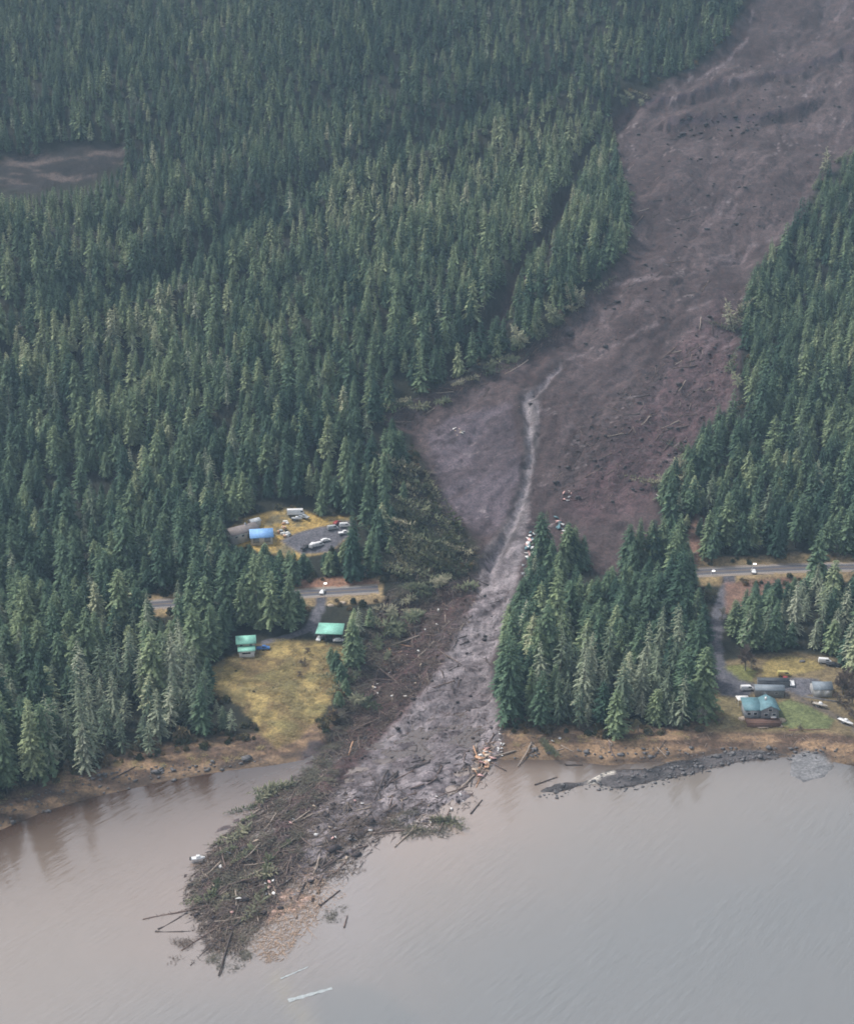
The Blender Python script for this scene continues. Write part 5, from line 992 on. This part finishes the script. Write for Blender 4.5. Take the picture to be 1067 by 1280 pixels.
for x_, y_, h_, kd, t_, lb in ((441, 832, 21, 2, .45, 'lone broad conifer beside the teal carport'), (446, 826, 17, 0, .35, 'smaller conifer tight against the lone broad one by the carport'), (420, 838, 9, 2, .3, 'dark bushy conifer on the meadow edge below the carport'), (427, 852, 9, 4, .3, 'rounded dark conifer at the right edge of the meadow'), (414, 828, 7, 4, .4, 'small conifer at the top right of the meadow'), (432, 868, 7, 4, .35, 'low dark conifer between meadow and slide'), (424, 880, 6, 2, .4, 'low bushy conifer at the bottom right of the meadow'),
   (676, 716, 24, 1, .28, 'dark conifer at the left of the island of trees'), (688, 722, 20, 0, .3, 'second conifer in the island of trees'), (706, 712, 22, 2, .35, 'tall conifer in the middle of the island of trees'), (718, 710, 21, 0, .3, 'conifer at the right of the island of trees'), (728, 712, 17, 4, .35, 'shorter conifer closing the right of the island of trees'), (664, 738, 19, 4, .35, 'conifer below the wreck at the mud edge'), (700, 730, 16, 2, .35, 'bushy conifer in front of the island of trees'),
   (784, 712, 23, 2, .35, 'broad conifer just right of the dark gap'), (798, 708, 24, 1, .38, 'tall conifer right of the dark gap'), (812, 706, 22, 4, .4, 'bushy conifer on the road line by the dark gap'), (826, 700, 22, 0, .34, 'conifer left of the buried road end'), (838, 708, 19, 2, .4, 'rounded conifer at the buried road end'), (790, 720, 17, 4, .42, 'lower conifer before the dark gap'), (766, 752, 17, 3, .3, 'slender conifer below the dark gap')):
    p = at(x_, y_); e = tree_inst(0, kd, lb, p.x, p.y, p.z, h_, tn=t_); e['group'] = 'conifers near the slide'
# undergrowth
def shrub(seed, mat):
    g = np.random.default_rng(seed); m = 240; a = g.uniform(0, 6.28, m); rr_ = g.uniform(.3, 1, m) ** .5; el = g.uniform(0, 1.5, m); c = np.stack([np.cos(a) * np.cos(el) * rr_, np.sin(a) * np.cos(el) * rr_, np.sin(el) * rr_ * 1.1], -1) * g.uniform(.7, 1.15, (m, 1))
    d1 = g.normal(0, .17, (m, 3)); d2 = g.normal(0, .17, (m, 3)); V_ = np.stack([c - d1, c + d1, c + d2 + [0, 0, .1]], 1).reshape(-1, 3); return mesh_np('shrub', V_, np.arange(len(V_)).reshape(-1, 3), mat, {'tip': np.repeat(g.uniform(0, 1, m), 3)})
CS = bpy.data.collections.new('shrub_kinds')
M_SHB = crown_mat('shrub_leaves_mixed', [(0, (.03, .04, .025)), (.35, (.07, .075, .04)), (.65, (.13, .105, .065)), (1, (.2, .14, .08))], (1.4, 1.4, 1.3))
for i in range(4): CS.objects.link(bpy.data.objects.new('shrub_%d' % i, shrub(60 + i, M_SHB)))
P = np.c_[rng.uniform(-420, 420, 60000), rng.uniform(410, 1250, 60000)]; P = P[np.abs(P[:, 0]) < .34 * P[:, 1] + 20]; x, y = P.T; z = hgt(x, y); bx, by, s_ = to_px(x, y, z); dsh_ = y - shore_y(x)
ds_ = sdist(bx, by, SLIDE); dm = sdist(bx, by, MEADOW); dy_ = sdist(bx, by, YARD1); i = np.clip(np.searchsorted(GX, x), 0, nx - 1); j = np.clip(np.searchsorted(GY, y), 0, ny - 1)
ok = (dsh_ > 15) & (ds_ < -1) & (dm < -1) & (dy_ < -1) & (d_road[j, i] > 7.5) & (sdist(bx, by, PATCH) < 0)
for dd, hw_ in DRV: ok &= dd[j, i] > hw_ + 1
for q_ in (LAWN2, LAWN3, LAWN4, RYARD, LOT1): ok &= sdist(bx, by, q_) < (-1)
edge = (dsh_ < 27) | (ds_ > -10) | (dm > -8) | (dy_ > -6) | (d_road[j, i] < 17); ok &= edge & (rng.random(len(x)) < np.where(dsh_ < 27, .8, .5))
ok |= (dm > 1) & (rng.random(len(x)) < .05) & (y < 600); x, y, z, bx, by = [q_[ok] for q_ in (x, y, z, bx, by)]; n = len(x); print('shrubs', n)
sz = rng.lognormal(0, .4, n) * 1.15; sz[sdist(bx, by, MEADOW) > 0] *= .3
tag(instancer('undergrowth', np.c_[x, y, z - .1], rng.integers(0, 4, n), np.c_[sz, sz, sz * rng.uniform(.8, 1.4, n)], np.c_[0 * x, 0 * x, rng.uniform(0, 6.28, n)], rng.uniform(.0, 1, n), CS), 'low mixed brown and green shrubs along the wood, beach and road edges', 'undergrowth', kind='stuff')
settle_labels()
# ------------------------------------------------------------------ air
hz = NB('haze'); hz.t.nodes.remove(hz.b); vv = hz.n('ShaderNodeVolumePrincipled', i_Density=HAZE); vv.inputs['Color'].default_value = (.52, .76, 1.0, 1); vv.inputs['Anisotropy'].default_value = .0
hz.l(vv.outputs[0], hz.o.inputs['Volume'])
zt = float(Z.max()) + 30
bv = np.array([[x, y, z] for x in (-1500, 1500) for y in (-100, 2250) for z in (-12, zt)], float)
bf = np.array([[0, 1, 3, 2], [4, 6, 7, 5], [0, 4, 5, 1], [2, 3, 7, 6], [0, 2, 6, 4], [1, 5, 7, 3]])
tag(link('haze', mesh_np('haze', bv, bf, hz.m)), 'thin bluish haze over the mountainside and bay', 'haze', kind='stuff')
